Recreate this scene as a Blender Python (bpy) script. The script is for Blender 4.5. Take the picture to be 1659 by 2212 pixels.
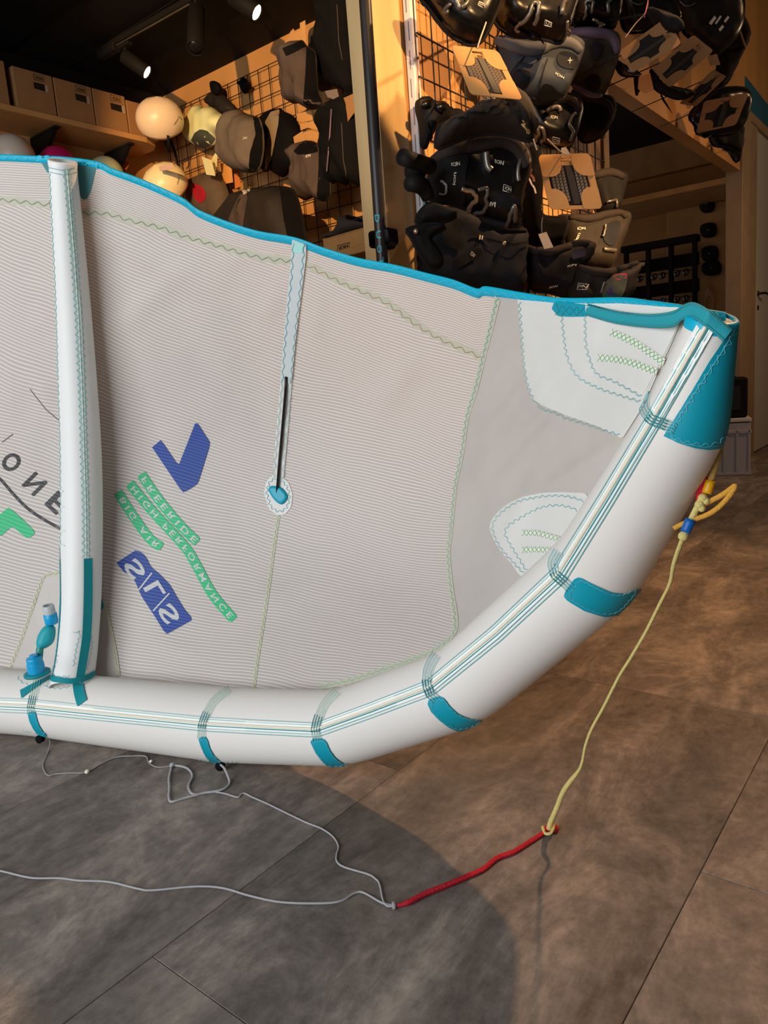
import bpy, bmesh, math, random
import numpy as np
from mathutils import Vector, Matrix, noise
from mathutils.bvhtree import BVHTree
from mathutils.geometry import delaunay_2d_cdt

for o in list(bpy.data.objects):
    bpy.data.objects.remove(o)
COL = bpy.context.scene.collection
SC = bpy.context.scene
RND = random.Random(7)

# ------------------------------------------------------------------ camera
F = 1590.0
CAM_H = 0.802
P_, R_, Y_ = (math.radians(a) for a in (10.15, 4.47, 38.97))
FWD = np.array([-math.sin(Y_)*math.cos(P_), math.cos(Y_)*math.cos(P_), -math.sin(P_)])
_r0 = np.array([math.cos(Y_), math.sin(Y_), 0.0])
_u0 = np.cross(_r0, FWD)
RGT = _r0*math.cos(R_) - _u0*math.sin(R_)
UPV = _u0*math.cos(R_) + _r0*math.sin(R_)
CAM = np.array([0, 0, CAM_H])
cd = bpy.data.cameras.new('camera')
cam = bpy.data.objects.new('camera', cd)
COL.objects.link(cam)
cd.sensor_fit = 'HORIZONTAL'
cd.sensor_width = 36.0
cd.lens = F*36.0/1659.0
cd.clip_start = 0.02
m = Matrix.Identity(4)
for i in range(3):
    m[i][0] = RGT[i]; m[i][1] = UPV[i]; m[i][2] = -FWD[i]; m[i][3] = CAM[i]
cam.matrix_world = m
SC.camera = cam

# ------------------------------------------------------------------ world, lamps, exposure
SC.view_settings.view_transform = 'Standard'
SC.view_settings.look = 'None'
SC.view_settings.exposure = 0.0
SC.view_settings.gamma = 1.0
SC.view_settings.use_curve_mapping = False
w = bpy.data.worlds.new('daylight')
SC.world = w
w.use_nodes = True
bg = w.node_tree.nodes['Background']
bg.inputs[0].default_value = (0.90, 0.95, 1.0, 1)
bg.inputs[1].default_value = 0.5


def lamp(name, kind, loc, target, energy, color, size=0.05, angle=60, blend=0.3, size_y=None):
    d = bpy.data.lights.new(name, kind)
    d.energy = energy
    d.color = color
    if kind == 'SPOT':
        d.spot_size = math.radians(angle); d.spot_blend = blend; d.shadow_soft_size = size
    elif kind == 'AREA':
        d.size = size
        if size_y:
            d.shape = 'RECTANGLE'; d.size_y = size_y
    else:
        d.shadow_soft_size = size
    o = bpy.data.objects.new(name, d)
    COL.objects.link(o)
    o.location = loc
    o.rotation_euler = (Vector(target)-Vector(loc)).to_track_quat('-Z', 'Y').to_euler()
    return o


lamp('overhead_spot', 'SPOT', (-0.035, 2.56, 2.74), (-0.30, 1.0, 0), 215, (1.0, 0.55, 0.27), 0.035, 110, 0.5)
lamp('overhead_spot', 'SPOT', (0.30, 4.60, 2.74), (-0.6, 4.4, 0), 60, (1.0, 0.56, 0.28), 0.05, 130, 0.6)  # unseen spot added to brighten the right wall and far floor
lamp('clothes_wall_light', 'SPOT', (-0.25, -1.75, 2.10), (-3.25, 3.3, 2.32), 1500, (1.0, 0.58, 0.22), 0.03, 21, 0.25)  # unseen spot added for the golden light on the clothes wall
lamp('harness_wall_fill', 'SPOT', (1.9, -0.3, 1.95), (-1.12, 2.02, 1.74), 1000, (1.0, 0.58, 0.24), 0.02, 12, 0.25)  # unseen narrow spot added to brighten the slanted card and the post
lamp('harness_wall_fill', 'SPOT', (2.0, -0.2, 1.95), (-0.93, 2.72, 1.36), 2500, (1.0, 0.58, 0.24), 0.02, 8.5, 0.4)  # unseen narrow spot added to brighten the upright card
lamp('doorway_fill', 'POINT', (0.2, 5.6, 2.2), (0, 0, 0), 24, (1.0, 0.66, 0.38), 0.1)  # unseen point lamp added to brighten the door and the panel above
lamp('back_room_light', 'POINT', (-1.9, 5.2, 1.9), (0, 0, 0), 1.6, (1.0, 0.60, 0.28), 0.1)
# area light added for the daylight behind the camera, filling an unseen front opening
lamp('daylight_fill', 'AREA', (-1.25, -1.95, 1.30), (-0.9, 3.0, 1.0), 100, (0.95, 0.975, 1.0), 2.7, size_y=2.1)


# ------------------------------------------------------------------ pixel <-> room helpers
def ray(px, py):
    d = FWD*F + RGT*(px-829.5) + UPV*(1106.0-py)
    return d/np.linalg.norm(d)


def at(px, py, d):
    return CAM + ray(px, py)*d


def onp(px, py, p0, n):
    d = ray(px, py); n = np.asarray(n, float)
    return CAM + d*(((np.asarray(p0, float)-CAM)@n)/(d@n))


def onx(px, py, x): return onp(px, py, (x, 0, 0), (1, 0, 0))
def ony(px, py, y): return onp(px, py, (0, y, 0), (0, 1, 0))
def onz(px, py, z=0.0): return onp(px, py, (0, 0, z), (0, 0, 1))


# ------------------------------------------------------------------ materials
def lin(c):
    return tuple(((v/255.0)/12.92 if v/255.0 <= 0.04045 else ((v/255.0+0.055)/1.055)**2.4) for v in c) + (1.0,)


MATS = {}


def mat(name, rgb, rough=0.6, metal=0.0, var=0.0, vscale=8.0, bump=0.0, bscale=60.0, trans=0.0, emit=0.0,
        spec=0.4, stretch=None, sheen=0.0, weave=0.0, alpha=1.0):
    if name in MATS:
        return MATS[name]
    M = bpy.data.materials.new(name); M.use_nodes = True
    nt = M.node_tree; N = nt.nodes; L = nt.links
    b = N['Principled BSDF']
    c = lin(rgb)
    b.inputs['Base Color'].default_value = c
    b.inputs['Roughness'].default_value = rough
    b.inputs['Metallic'].default_value = metal
    b.inputs['Specular IOR Level'].default_value = spec
    b.inputs['Alpha'].default_value = alpha
    if sheen:
        b.inputs['Sheen Weight'].default_value = sheen
    tc = N.new('ShaderNodeTexCoord'); vec = tc.outputs['Object']
    if stretch:
        mp = N.new('ShaderNodeMapping'); mp.inputs['Scale'].default_value = stretch
        L.new(vec, mp.inputs['Vector']); vec = mp.outputs['Vector']
    if var:
        n = N.new('ShaderNodeTexNoise'); n.inputs['Scale'].default_value = vscale; n.inputs['Detail'].default_value = 5
        L.new(vec, n.inputs['Vector'])
        r = N.new('ShaderNodeValToRGB')
        r.color_ramp.elements[0].position = 0.3; r.color_ramp.elements[1].position = 0.7
        r.color_ramp.elements[0].color = tuple(v*(1-var) for v in c[:3]) + (1,)
        r.color_ramp.elements[1].color = tuple(min(1, v*(1+var)) for v in c[:3]) + (1,)
        L.new(n.outputs['Fac'], r.inputs['Fac']); L.new(r.outputs['Color'], b.inputs['Base Color'])
    h = None
    if bump:
        n2 = N.new('ShaderNodeTexNoise'); n2.inputs['Scale'].default_value = bscale; n2.inputs['Detail'].default_value = 4
        L.new(vec, n2.inputs['Vector']); h = n2.outputs['Fac']
        bp = N.new('ShaderNodeBump'); bp.inputs['Strength'].default_value = bump; bp.inputs['Distance'].default_value = 0.01
        L.new(h, bp.inputs['Height']); L.new(bp.outputs['Normal'], b.inputs['Normal'])
    if emit:
        b.inputs['Emission Color'].default_value = c; b.inputs['Emission Strength'].default_value = emit
    if trans:
        t = N.new('ShaderNodeBsdfTranslucent'); t.inputs['Color'].default_value = c
        mx = N.new('ShaderNodeMixShader'); mx.inputs[0].default_value = trans
        if var:
            L.new(r.outputs['Color'], t.inputs['Color'])
        L.new(b.outputs[0], mx.inputs[1]); L.new(t.outputs[0], mx.inputs[2])
        L.new(mx.outputs[0], N['Material Output'].inputs['Surface'])
    MATS[name] = M
    return M


def cloth_mat(name, base, line, trans=0.3, lw=0.30, fill_amt=1.0):
    """ripstop cloth: pale woven lines along the second component of the 'cloth' attribute (thread count of the weave)"""
    if name in MATS:
        return MATS[name]
    M = bpy.data.materials.new(name); M.use_nodes = True
    nt = M.node_tree; N = nt.nodes; L = nt.links
    b = N['Principled BSDF']; b.inputs['Roughness'].default_value = 0.55; b.inputs['Specular IOR Level'].default_value = 0.3
    a = N.new('ShaderNodeAttribute'); a.attribute_name = 'cloth'
    sx = N.new('ShaderNodeSeparateXYZ'); L.new(a.outputs['Vector'], sx.inputs[0])
    fr = N.new('ShaderNodeMath'); fr.operation = 'FRACT'; L.new(sx.outputs['Y'], fr.inputs[0])
    pg = N.new('ShaderNodeMath'); pg.operation = 'PINGPONG'; pg.inputs[1].default_value = 0.5
    L.new(fr.outputs[0], pg.inputs[0])
    mr = N.new('ShaderNodeMapRange'); mr.inputs['From Min'].default_value = 0.5*lw*0.55; mr.inputs['From Max'].default_value = 0.5*lw*1.25
    mr.inputs['To Min'].default_value = 1.0; mr.inputs['To Max'].default_value = 0.0
    L.new(pg.outputs[0], mr.inputs['Value'])
    nz = N.new('ShaderNodeTexNoise'); nz.inputs['Scale'].default_value = 6; nz.inputs['Detail'].default_value = 3
    tc = N.new('ShaderNodeTexCoord'); L.new(tc.outputs['Object'], nz.inputs['Vector'])
    fl = N.new('ShaderNodeMath'); fl.operation = 'MULTIPLY'; fl.inputs[1].default_value = fill_amt
    L.new(mr.outputs[0], fl.inputs[0])
    mx = N.new('ShaderNodeMix'); mx.data_type = 'RGBA'
    mx.inputs[6].default_value = lin(base); mx.inputs[7].default_value = lin(line)
    L.new(fl.outputs[0], mx.inputs[0])
    L.new(mx.outputs[2], b.inputs['Base Color'])
    bp = N.new('ShaderNodeBump'); bp.inputs['Strength'].default_value = 0.12; bp.inputs['Distance'].default_value = 0.02
    L.new(nz.outputs['Fac'], bp.inputs['Height']); L.new(bp.outputs['Normal'], b.inputs['Normal'])
    t = N.new('ShaderNodeBsdfTranslucent'); L.new(mx.outputs[2], t.inputs['Color'])
    ms = N.new('ShaderNodeMixShader'); ms.inputs[0].default_value = trans
    L.new(b.outputs[0], ms.inputs[1]); L.new(t.outputs[0], ms.inputs[2])
    L.new(ms.outputs[0], N['Material Output'].inputs['Surface'])
    MATS[name] = M
    return M


# ------------------------------------------------------------------ mesh helpers
ORG = {}


def tag(o, label=None, cat=None, group=None, kind=None):
    if label: o['label'] = label
    if cat: o['category'] = cat
    if group: o['group'] = group
    if kind: o['kind'] = kind
    return o


def mk(name, verts, faces, material=None, parent=None, smooth=True, attr=None, origin=None):
    """one mesh object; verts are room coordinates, the origin goes to the base of the mesh"""
    V = np.asarray(verts, float).reshape(-1, 3)
    if origin is None:
        lo, hi = V.min(0), V.max(0)
        origin = np.array([(lo[0]+hi[0])/2, (lo[1]+hi[1])/2, lo[2]])
    me = bpy.data.meshes.new(name)
    me.from_pydata((V-origin).tolist(), [], [list(map(int, f)) for f in faces])
    if smooth:
        me.polygons.foreach_set('use_smooth', [True]*len(me.polygons))
    if material: me.materials.append(material)
    if attr is not None:
        at_ = me.attributes.new('cloth', 'FLOAT_VECTOR', 'POINT')
        at_.data.foreach_set('vector', np.asarray(attr, float).ravel())
    me.update()
    o = bpy.data.objects.new(name, me)
    COL.objects.link(o)
    ORG[o.name] = np.array(origin)
    if parent is not None:
        o.parent = parent
        o.location = origin - ORG[parent.name]
    else:
        o.location = origin
    return o


def empty(name, loc, **kw):
    o = bpy.data.objects.new(name, None); COL.objects.link(o)
    o.location = loc; o.empty_display_size = 0.05
    ORG[o.name] = np.array(loc, float)
    return tag(o, **kw)


def join(parts):
    V, Fc = [], []
    for v, f in parts:
        k = len(V); V += [tuple(p) for p in v]; Fc += [[i+k for i in q] for q in f]
    return V, Fc


def g_box(c, s, ax=None, bev=0.0):
    """box with centre c, size s, axes ax (3x3 rows), small chamfer"""
    c = np.asarray(c, float); s = np.asarray(s, float)/2
    ax = np.eye(3) if ax is None else np.asarray(ax, float)
    b = min(bev, *(s*0.8))
    if b <= 0:
        V = [c + ax.T@(s*np.array(k)) for k in ((-1,-1,-1),(1,-1,-1),(1,1,-1),(-1,1,-1),(-1,-1,1),(1,-1,1),(1,1,1),(-1,1,1))]
        return V, [(0,3,2,1),(4,5,6,7),(0,1,5,4),(1,2,6,5),(2,3,7,6),(3,0,4,7)]
    V, idx = [], {}
    for sx in (-1, 1):
        for sy in (-1, 1):
            for sz in (-1, 1):
                for a in range(3):
                    p = np.array([sx, sy, sz], float)*(s-b)
                    p[a] = (sx, sy, sz)[a]*s[a]
                    idx[(sx, sy, sz, a)] = len(V); V.append(c+ax.T@p)
    Fc = []
    def q(l): Fc.append(l)
    for a in range(3):
        for sg in (-1, 1):
            o = [i for i in range(3) if i != a]
            l = []
            for u, v in ((-1,-1),(1,-1),(1,1),(-1,1)):
                k = [0,0,0]; k[a] = sg; k[o[0]] = u; k[o[1]] = v
                l.append(idx[(*k, a)])
            q(l)
    for a in range(3):
        o = [i for i in range(3) if i != a]
        for u in (-1, 1):
            for v in (-1, 1):
                l = []
                for t, w_ in ((-1, o[0]), (1, o[0]), (1, o[1]), (-1, o[1])):
                    k = [0,0,0]; k[a] = t; k[o[0]] = u; k[o[1]] = v
                    l.append(idx[(*k, w_)])
                q(l)
    for sx in (-1, 1):
        for sy in (-1, 1):
            for sz in (-1, 1):
                q([idx[(sx, sy, sz, a)] for a in range(3)])
    return V, Fc


def smooth_line(P, n=8, closed=False):
    """Catmull-Rom through the points"""
    P = [np.asarray(p, float) for p in P]
    k = len(P); out = []
    rng = range(k) if closed else range(k-1)
    for i in rng:
        if closed:
            p0, p1, p2, p3 = P[(i-1) % k], P[i], P[(i+1) % k], P[(i+2) % k]
        else:
            p0, p1, p2, p3 = P[max(i-1, 0)], P[i], P[i+1], P[min(i+2, k-1)]
        for t in np.linspace(0, 1, n, endpoint=False):
            out.append(0.5*((2*p1)+(-p0+p2)*t+(2*p0-5*p1+4*p2-p3)*t*t+(-p0+3*p1-3*p2+p3)*t**3))
    if not closed: out.append(P[-1])
    return np.array(out)


def resample(P, step):
    P = np.asarray(P, float)
    d = np.r_[0, np.cumsum(np.linalg.norm(np.diff(P, axis=0), axis=1))]
    n = max(2, int(round(d[-1]/step))+1)
    s = np.linspace(0, d[-1], n)
    return np.stack([np.interp(s, d, P[:, k]) for k in range(P.shape[1])], 1)


def g_tube(P, r, seg=8, caps=True, flat=None, up=None):
    """tube along 3D points with radius r (number or list); parallel-transport frame"""
    P = np.asarray(P, float); n = len(P)
    R = np.full(n, r) if np.isscalar(r) else np.asarray(r, float)
    T = np.gradient(P, axis=0); T /= np.linalg.norm(T, axis=1)[:, None]+1e-12
    a = np.asarray(up, float) if up is not None else (np.array([0, 0, 1.0]) if abs(T[0][2]) < 0.9 else np.array([1.0, 0, 0]))
    N = a - T[0]*(a@T[0]); N /= np.linalg.norm(N)
    V = []
    for i in range(n):
        if up is not None: N = np.asarray(up, float)
        N = N - T[i]*(N@T[i]); N /= np.linalg.norm(N)+1e-12
        B = np.cross(T[i], N)
        for k in range(seg):
            t = 2*math.pi*k/seg
            V.append(P[i] + R[i]*(N*math.cos(t)*(flat or 1.0) + B*math.sin(t)))
    Fc = [[i*seg+k, i*seg+(k+1) % seg, (i+1)*seg+(k+1) % seg, (i+1)*seg+k] for i in range(n-1) for k in range(seg)]
    if caps:
        Fc.append(list(range(seg))[::-1]); Fc.append([(n-1)*seg+k for k in range(seg)])
    return V, Fc


def g_lathe(c, axis, prof, seg=20, caps=True):
    """profile list of (radius, height) turned about axis from point c"""
    c = np.asarray(c, float); a = np.asarray(axis, float); a /= np.linalg.norm(a)
    t = np.array([0, 0, 1.0]) if abs(a[2]) < 0.9 else np.array([1.0, 0, 0])
    u = np.cross(t, a); u /= np.linalg.norm(u); v = np.cross(a, u)
    V = [c+a*h+r*(u*math.cos(2*math.pi*k/seg)+v*math.sin(2*math.pi*k/seg)) for r, h in prof for k in range(seg)]
    n = len(prof)
    Fc = [[i*seg+k, i*seg+(k+1) % seg, (i+1)*seg+(k+1) % seg, (i+1)*seg+k] for i in range(n-1) for k in range(seg)]
    if caps:
        Fc.append(list(range(seg))[::-1]); Fc.append([(n-1)*seg+k for k in range(seg)])
    return V, Fc


def inside(pt, poly):
    x, y = pt; c = False; n = len(poly); j = n-1
    for i in range(n):
        if (poly[i][1] > y) != (poly[j][1] > y) and x < (poly[j][0]-poly[i][0])*(y-poly[i][1])/(poly[j][1]-poly[i][1])+poly[i][0]:
            c = not c
        j = i
    return c


def edge_dist(pts, poly):
    pts = np.asarray(pts, float); poly = np.asarray(poly, float)
    d = np.full(len(pts), 1e9)
    for a, b in zip(poly, np.roll(poly, -1, axis=0)):
        ab = b-a; t = np.clip(((pts-a)@ab)/(ab@ab+1e-12), 0, 1)
        d = np.minimum(d, np.linalg.norm(pts-(a+t[:, None]*ab), axis=1))
    return d


def tri2d(poly, step):
    """triangulated polygon with inner grid points -> (points, faces, n_boundary)"""
    poly = resample(np.vstack([poly, poly[:1]]), step)[:-1]
    lo, hi = poly.min(0), poly.max(0)
    g = [(x+(0.5*step if j % 2 else 0), y) for j, y in enumerate(np.arange(lo[1]+step*0.5, hi[1], step*0.87)) for x in np.arange(lo[0]+step*0.3, hi[0], step)]
    g = [p for p in g if inside(p, poly)]
    if g:
        ed = edge_dist(g, poly); g = [p for p, e in zip(g, ed) if e > step*0.45]
    nb = len(poly)
    pts = [Vector((float(p[0]), float(p[1]))) for p in list(poly)+g]
    v, e, f, *_ = delaunay_2d_cdt(pts, [], [list(range(nb))], 1, 1e-7)
    return np.array([(p.x, p.y) for p in v]), [list(q) for q in f], poly


class Surf:
    """a mesh one can lay flat pieces on: px -> point and normal of the real surface"""
    def __init__(self, V, Fc, d0):
        self.b = BVHTree.FromPolygons([tuple(p) for p in V], [tuple(q) for q in Fc]); self.d0 = d0

    axis = None     # pixel centreline of a tube: pieces past its outline end on the outline

    def hit(self, px, py, off=0.0):
        d = ray(px, py)
        loc, n, i, t = self.b.ray_cast(Vector(CAM), Vector(d))
        if loc is None and self.axis is not None:
            c = self.axis[np.argmin(np.hypot(self.axis[:, 0]-px, self.axis[:, 1]-py))]
            a, b = 0.0, 1.0
            for _ in range(14):
                m_ = (a+b)/2; q = (px+(c[0]-px)*m_, py+(c[1]-py)*m_)
                if self.b.ray_cast(Vector(CAM), Vector(ray(*q)))[0] is None: a = m_
                else: b = m_
            b = min(1, b+0.004)
            loc, n, i, t = self.b.ray_cast(Vector(CAM), Vector(ray(px+(c[0]-px)*b, py+(c[1]-py)*b)))
        if loc is None:
            loc, n, i, t = self.b.find_nearest(Vector(CAM+d*(self.d0(px, py) if callable(self.d0) else self.d0)))
        n = np.array(n); loc = np.array(loc)
        if n@(CAM-loc) < 0: n = -n
        return loc+n*off, n


def g_patch(surf, poly, step=10, off=0.0015, thick=0.0):
    v2, f, poly2 = tri2d(np.asarray(poly, float), step)
    h = [surf.hit(p[0], p[1], off) for p in v2]
    V = [x[0] for x in h]
    # wind towards the viewer
    out = []
    for q in f:
        a, b, c = (V[i] for i in q[:3])
        nn = np.cross(b-a, c-a)
        out.append(q if nn@h[q[0]][1] > 0 else q[::-1])
    return V, out, v2


def g_ribbon(surf, line, width, off=0.0015, step=6):
    """thin strip of the given real width following a line on a surface"""
    L = resample(np.asarray(line, float), step)
    H = [surf.hit(p[0], p[1], off) for p in L]
    P = np.array([h[0] for h in H]); T = np.gradient(P, axis=0)
    V = []; n = len(P)
    wd = np.full(n, width) if np.isscalar(width) else np.interp(np.linspace(0, 1, n), np.linspace(0, 1, len(width)), width)
    for i in range(n):
        s = np.cross(H[i][1], T[i]); s /= np.linalg.norm(s)+1e-12
        V += [P[i]-s*wd[i]/2, P[i]+s*wd[i]/2]
    Fc = [[2*i, 2*i+1, 2*i+3, 2*i+2] for i in range(n-1)]
    return V, Fc, [p for p in L for _ in (0, 1)]


def zigzag(line, pitch, amp, phase=0):
    L = smooth_line(line, 8) if len(line) > 2 else np.asarray(line, float)
    L = resample(L, pitch/2)
    T = np.gradient(L, axis=0); T /= np.linalg.norm(T, axis=1)[:, None]+1e-9
    Nn = np.stack([-T[:, 1], T[:, 0]], 1)
    s = np.array([1 if (i+phase) % 2 else -1 for i in range(len(L))])[:, None]
    return L+Nn*amp*s


def offset_line(line, o):
    L = np.asarray(line, float); T = np.gradient(L, axis=0); T /= np.linalg.norm(T, axis=1)[:, None]+1e-9
    return L+np.stack([-T[:, 1], T[:, 0]], 1)*o


def thread(surf, line, r=0.0006, off=0.0012, step=5, seg=4):
    L = resample(np.asarray(line, float), step)
    return g_tube([surf.hit(p[0], p[1], off)[0] for p in L], r, seg)


def text_geo(s, bold=0.022):
    """flat triangulated text: 2D verts (em units), faces"""
    c = bpy.data.curves.new('text', 'FONT'); c.body = s; c.resolution_u = 3; c.offset = bold
    o = bpy.data.objects.new('text', c); COL.objects.link(o)
    dg = bpy.context.evaluated_depsgraph_get(); dg.update()
    me = bpy.data.meshes.new_from_object(o.evaluated_get(dg))
    V = np.array([v.co[:2] for v in me.vertices]); Fc = [list(p.vertices) for p in me.polygons]
    bpy.data.objects.remove(o); bpy.data.curves.remove(c); bpy.data.meshes.remove(me)
    return V, Fc


def map_text(s, p0, p1, upx):
    """text fitted between pixel points p0 -> p1 with 'up' vector upx (pixels for cap height)"""
    V, Fc = text_geo(s)
    lo, hi = V.min(0), V.max(0)
    U = (V-lo)/(hi-lo)
    p0, p1, upx = (np.asarray(q, float) for q in (p0, p1, upx))
    return p0+U[:, :1]*(p1-p0)+U[:, 1:]*upx, Fc


def lay(surf, px, Fc, off):
    H = [surf.hit(p[0], p[1], off) for p in px]
    V = [h[0] for h in H]; out = []
    for q in Fc:
        nn = np.cross(V[q[1]]-V[q[0]], V[q[2]]-V[q[0]])
        out.append(q if nn@H[q[0]][1] > 0 else q[::-1])
    return V, out


def g_puff(poly, p0, n, T, Tb=None, step=None, smooth=4, wr=0.0, wf=14.0, round_=0.35, seed=0.0, hollow=None):
    """stuffed shape: outline traced on the plane (p0, n) at its real place, front bulging T metres, back Tb metres"""
    n = np.asarray(n, float); n /= np.linalg.norm(n)
    u = np.cross((0, 0, 1.0), n); u /= np.linalg.norm(u); v = np.cross(n, u)
    p0 = np.asarray(p0, float)
    P = smooth_line(poly, smooth, True) if smooth > 1 else np.asarray(poly, float)
    P3 = np.array([onp(x, y, p0, n) for x, y in P])
    P2 = np.stack([(P3-p0)@u, (P3-p0)@v], 1)
    ext = P2.max(0)-P2.min(0)
    step = step or max(ext)/20
    v2, f, pl = tri2d(P2, step)
    d = edge_dist(v2, pl); D = max(d.max()*round_*2, 1e-4)
    t = np.clip(d/D, 0, 1); prof = np.sqrt(1-(1-t)**2)
    base = p0+v2[:, :1]*u+v2[:, 1:]*v
    wv = np.array([noise.noise(Vector((q[0]*wf+seed, q[1]*wf*0.6-seed, seed*3.1)))+0.55*noise.noise(Vector((q[0]*wf*2.3-seed, q[1]*wf*1.4+seed, seed*1.7))) for q in v2])*wr
    fr = base+n*((prof*T+wv*np.minimum(t*2, 1))[:, None])
    Tb = T*0.5 if Tb is None else Tb
    bk = base-n*((prof*Tb)[:, None])
    V = list(fr); inner = {}
    for i in range(len(v2)):
        if d[i] < 1e-5: inner[i] = i
        else: inner[i] = len(V); V.append(bk[i])
    FF = []
    for q in f:
        a, b, c = (fr[i] for i in q[:3])
        if np.cross(b-a, c-a)@n < 0: q = q[::-1]
        FF.append(q); FF.append([inner[i] for i in q[::-1]])
    return V, FF


def range_of(V):
    return float(np.linalg.norm(np.mean(np.asarray(V), axis=0)-CAM))

# ================================================================== the room
XW = -1.336      # partition with the harnesses
YM = 3.42        # wall with the clothing grid
XL = -4.42       # shelf wall
ZC = 2.802

PLY = mat('plywood', (190, 140, 84), 0.55, var=0.14, vscale=3.0, stretch=(1, 1, 0.25), bump=0.03, bscale=30)
PLYD = mat('plywood_edge', (176, 138, 88), 0.6, var=0.12, vscale=9)
PINE = mat('pine_post', (205, 172, 120), 0.5, var=0.10, vscale=5, stretch=(4, 4, 0.5))
BLK = mat('black_paint', (20, 17, 15), 0.75, spec=0.2)
BLACK = mat('black_fabric', (17, 16, 17), 0.8, var=0.25, vscale=20, bump=0.10, bscale=180, spec=0.25)
BROWNBLK = mat('brown_black_neoprene', (38, 32, 28), 0.75, var=0.15, vscale=15, bump=0.08, bscale=160, spec=0.3)
GLOSS = mat('glossy_black_shell', (14, 13, 13), 0.32, spec=0.45, bump=0.02, bscale=30)
GREYBLUE = mat('blue_grey_foam', (58, 64, 72), 0.7, var=0.06, spec=0.25)
STEEL = mat('steel_hook', (170, 160, 148), 0.25, metal=0.9)
WIRE = mat('black_wire', (24, 18, 14), 0.5)
CARD = mat('cardboard', (196, 145, 86), 0.8, var=0.06, vscale=20)
CARDD = mat('brown_cardboard', (150, 108, 66), 0.85, var=0.06, vscale=12)
WHITE = mat('white_plastic', (232, 230, 226), 0.4)
LOGOW = mat('pale_print', (205, 196, 180), 0.6)
INK = mat('dark_ink', (60, 42, 26), 0.8)


def struct(name, parts, m_, parent=None, smooth=False):
    V, Fc = join(parts) if isinstance(parts, list) else parts
    o = mk(name, V, Fc, m_, parent, smooth)
    if parent is None: o['kind'] = 'structure'
    return o


def bxs(a, b, bev=0.0):
    a = np.asarray(a, float); b = np.asarray(b, float)
    return g_box((a+b)/2, np.abs(b-a), None, bev)


# ---- floor: sub-floor slab and vinyl tiles 0.6 x 1.2 m, half-bond
def floor_mat():
    M = bpy.data.materials.new('stone_vinyl'); M.use_nodes = True
    nt = M.node_tree; N = nt.nodes; L = nt.links; b = N['Principled BSDF']
    tc = N.new('ShaderNodeTexCoord'); oi = N.new('ShaderNodeObjectInfo')
    ad = N.new('ShaderNodeVectorMath'); ad.operation = 'MULTIPLY_ADD'
    ad.inputs[1].default_value = (7, 7, 7)
    cb = N.new('ShaderNodeCombineXYZ')
    for k in range(3): L.new(oi.outputs['Random'], cb.inputs[k])
    L.new(cb.outputs[0], ad.inputs[0]); L.new(tc.outputs['Object'], ad.inputs[2])
    mp = N.new('ShaderNodeMapping'); mp.inputs['Scale'].default_value = (1.0, 0.42, 1.0); L.new(ad.outputs[0], mp.inputs['Vector'])
    n1 = N.new('ShaderNodeTexNoise'); n1.inputs['Scale'].default_value = 5.5; n1.inputs['Detail'].default_value = 9; n1.inputs['Roughness'].default_value = 0.74
    n1.inputs['Distortion'].default_value = 0.5
    n2 = N.new('ShaderNodeTexNoise'); n2.inputs['Scale'].default_value = 38; n2.inputs['Detail'].default_value = 4; n2.inputs['Roughness'].default_value = 0.7
    n3 = N.new('ShaderNodeTexNoise'); n3.inputs['Scale'].default_value = 2.2; n3.inputs['Detail'].default_value = 2
    for n in (n1, n3): L.new(mp.outputs[0], n.inputs['Vector'])
    L.new(ad.outputs[0], n2.inputs['Vector'])
    r1 = N.new('ShaderNodeValToRGB'); E = r1.color_ramp.elements
    E[0].position = 0.34; E[0].color = lin((79, 73, 68)); E[1].position = 0.68; E[1].color = lin((162, 150, 139))
    e = E.new(0.5); e.color = lin((116, 108, 101))
    L.new(n1.outputs['Fac'], r1.inputs['Fac'])
    m1 = N.new('ShaderNodeMix'); m1.data_type = 'RGBA'; m1.blend_type = 'OVERLAY'; m1.inputs[0].default_value = 0.6
    L.new(r1.outputs['Color'], m1.inputs[6]); L.new(n2.outputs['Fac'], m1.inputs[7])
    m2 = N.new('ShaderNodeMix'); m2.data_type = 'RGBA'; m2.inputs[7].default_value = lin((103, 98, 88))
    mr = N.new('ShaderNodeMapRange'); mr.inputs['From Min'].default_value = 0.5; mr.inputs['From Max'].default_value = 0.75
    mr.inputs['To Max'].default_value = 0.5
    L.new(n3.outputs['Fac'], mr.inputs['Value']); L.new(mr.outputs[0], m2.inputs[0]); L.new(m1.outputs[2], m2.inputs[6])
    L.new(m2.outputs[2], b.inputs['Base Color'])
    b.inputs['Roughness'].default_value = 0.6; b.inputs['Specular IOR Level'].default_value = 0.3
    bp = N.new('ShaderNodeBump'); bp.inputs['Strength'].default_value = 0.08; bp.inputs['Distance'].default_value = 0.004
    L.new(n2.outputs['Fac'], bp.inputs['Height']); L.new(bp.outputs[0], b.inputs['Normal'])
    return M


FLOOR_M = floor_mat()
floor = struct('floor', [bxs((-4.9, -3.6, -0.05), (3.2, 9.4, -0.0035))], mat('subfloor', (62, 55, 49), 0.9))
tv, tf = g_box((0, 0, -0.002), (0.5990, 1.1990, 0.004), None, 0.0008)
tile0 = None
for i in range(-8, 5):
    for j in range(-3, 8):
        cx = -0.3+0.6*(i+0.5)
        y0 = 0.495+(0.6 if i % 2 else 0.0) - (0.0 if i % 2 else 0.0)
        # column between x=-0.9 and -0.3 (i=-1) has joints at 0.495
        y0 = 0.495+(0.0 if i % 2 else 0.6)
        cy = y0+1.2*j+0.6
        if tile0 is None:
            tile0 = mk('tile', tv, tf, FLOOR_M, floor, False, origin=(0, 0, 0)); t = tile0
        else:
            t = tile0.copy(); COL.objects.link(t)
        t.location = Vector((cx, cy, 0))-floor.location

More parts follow.
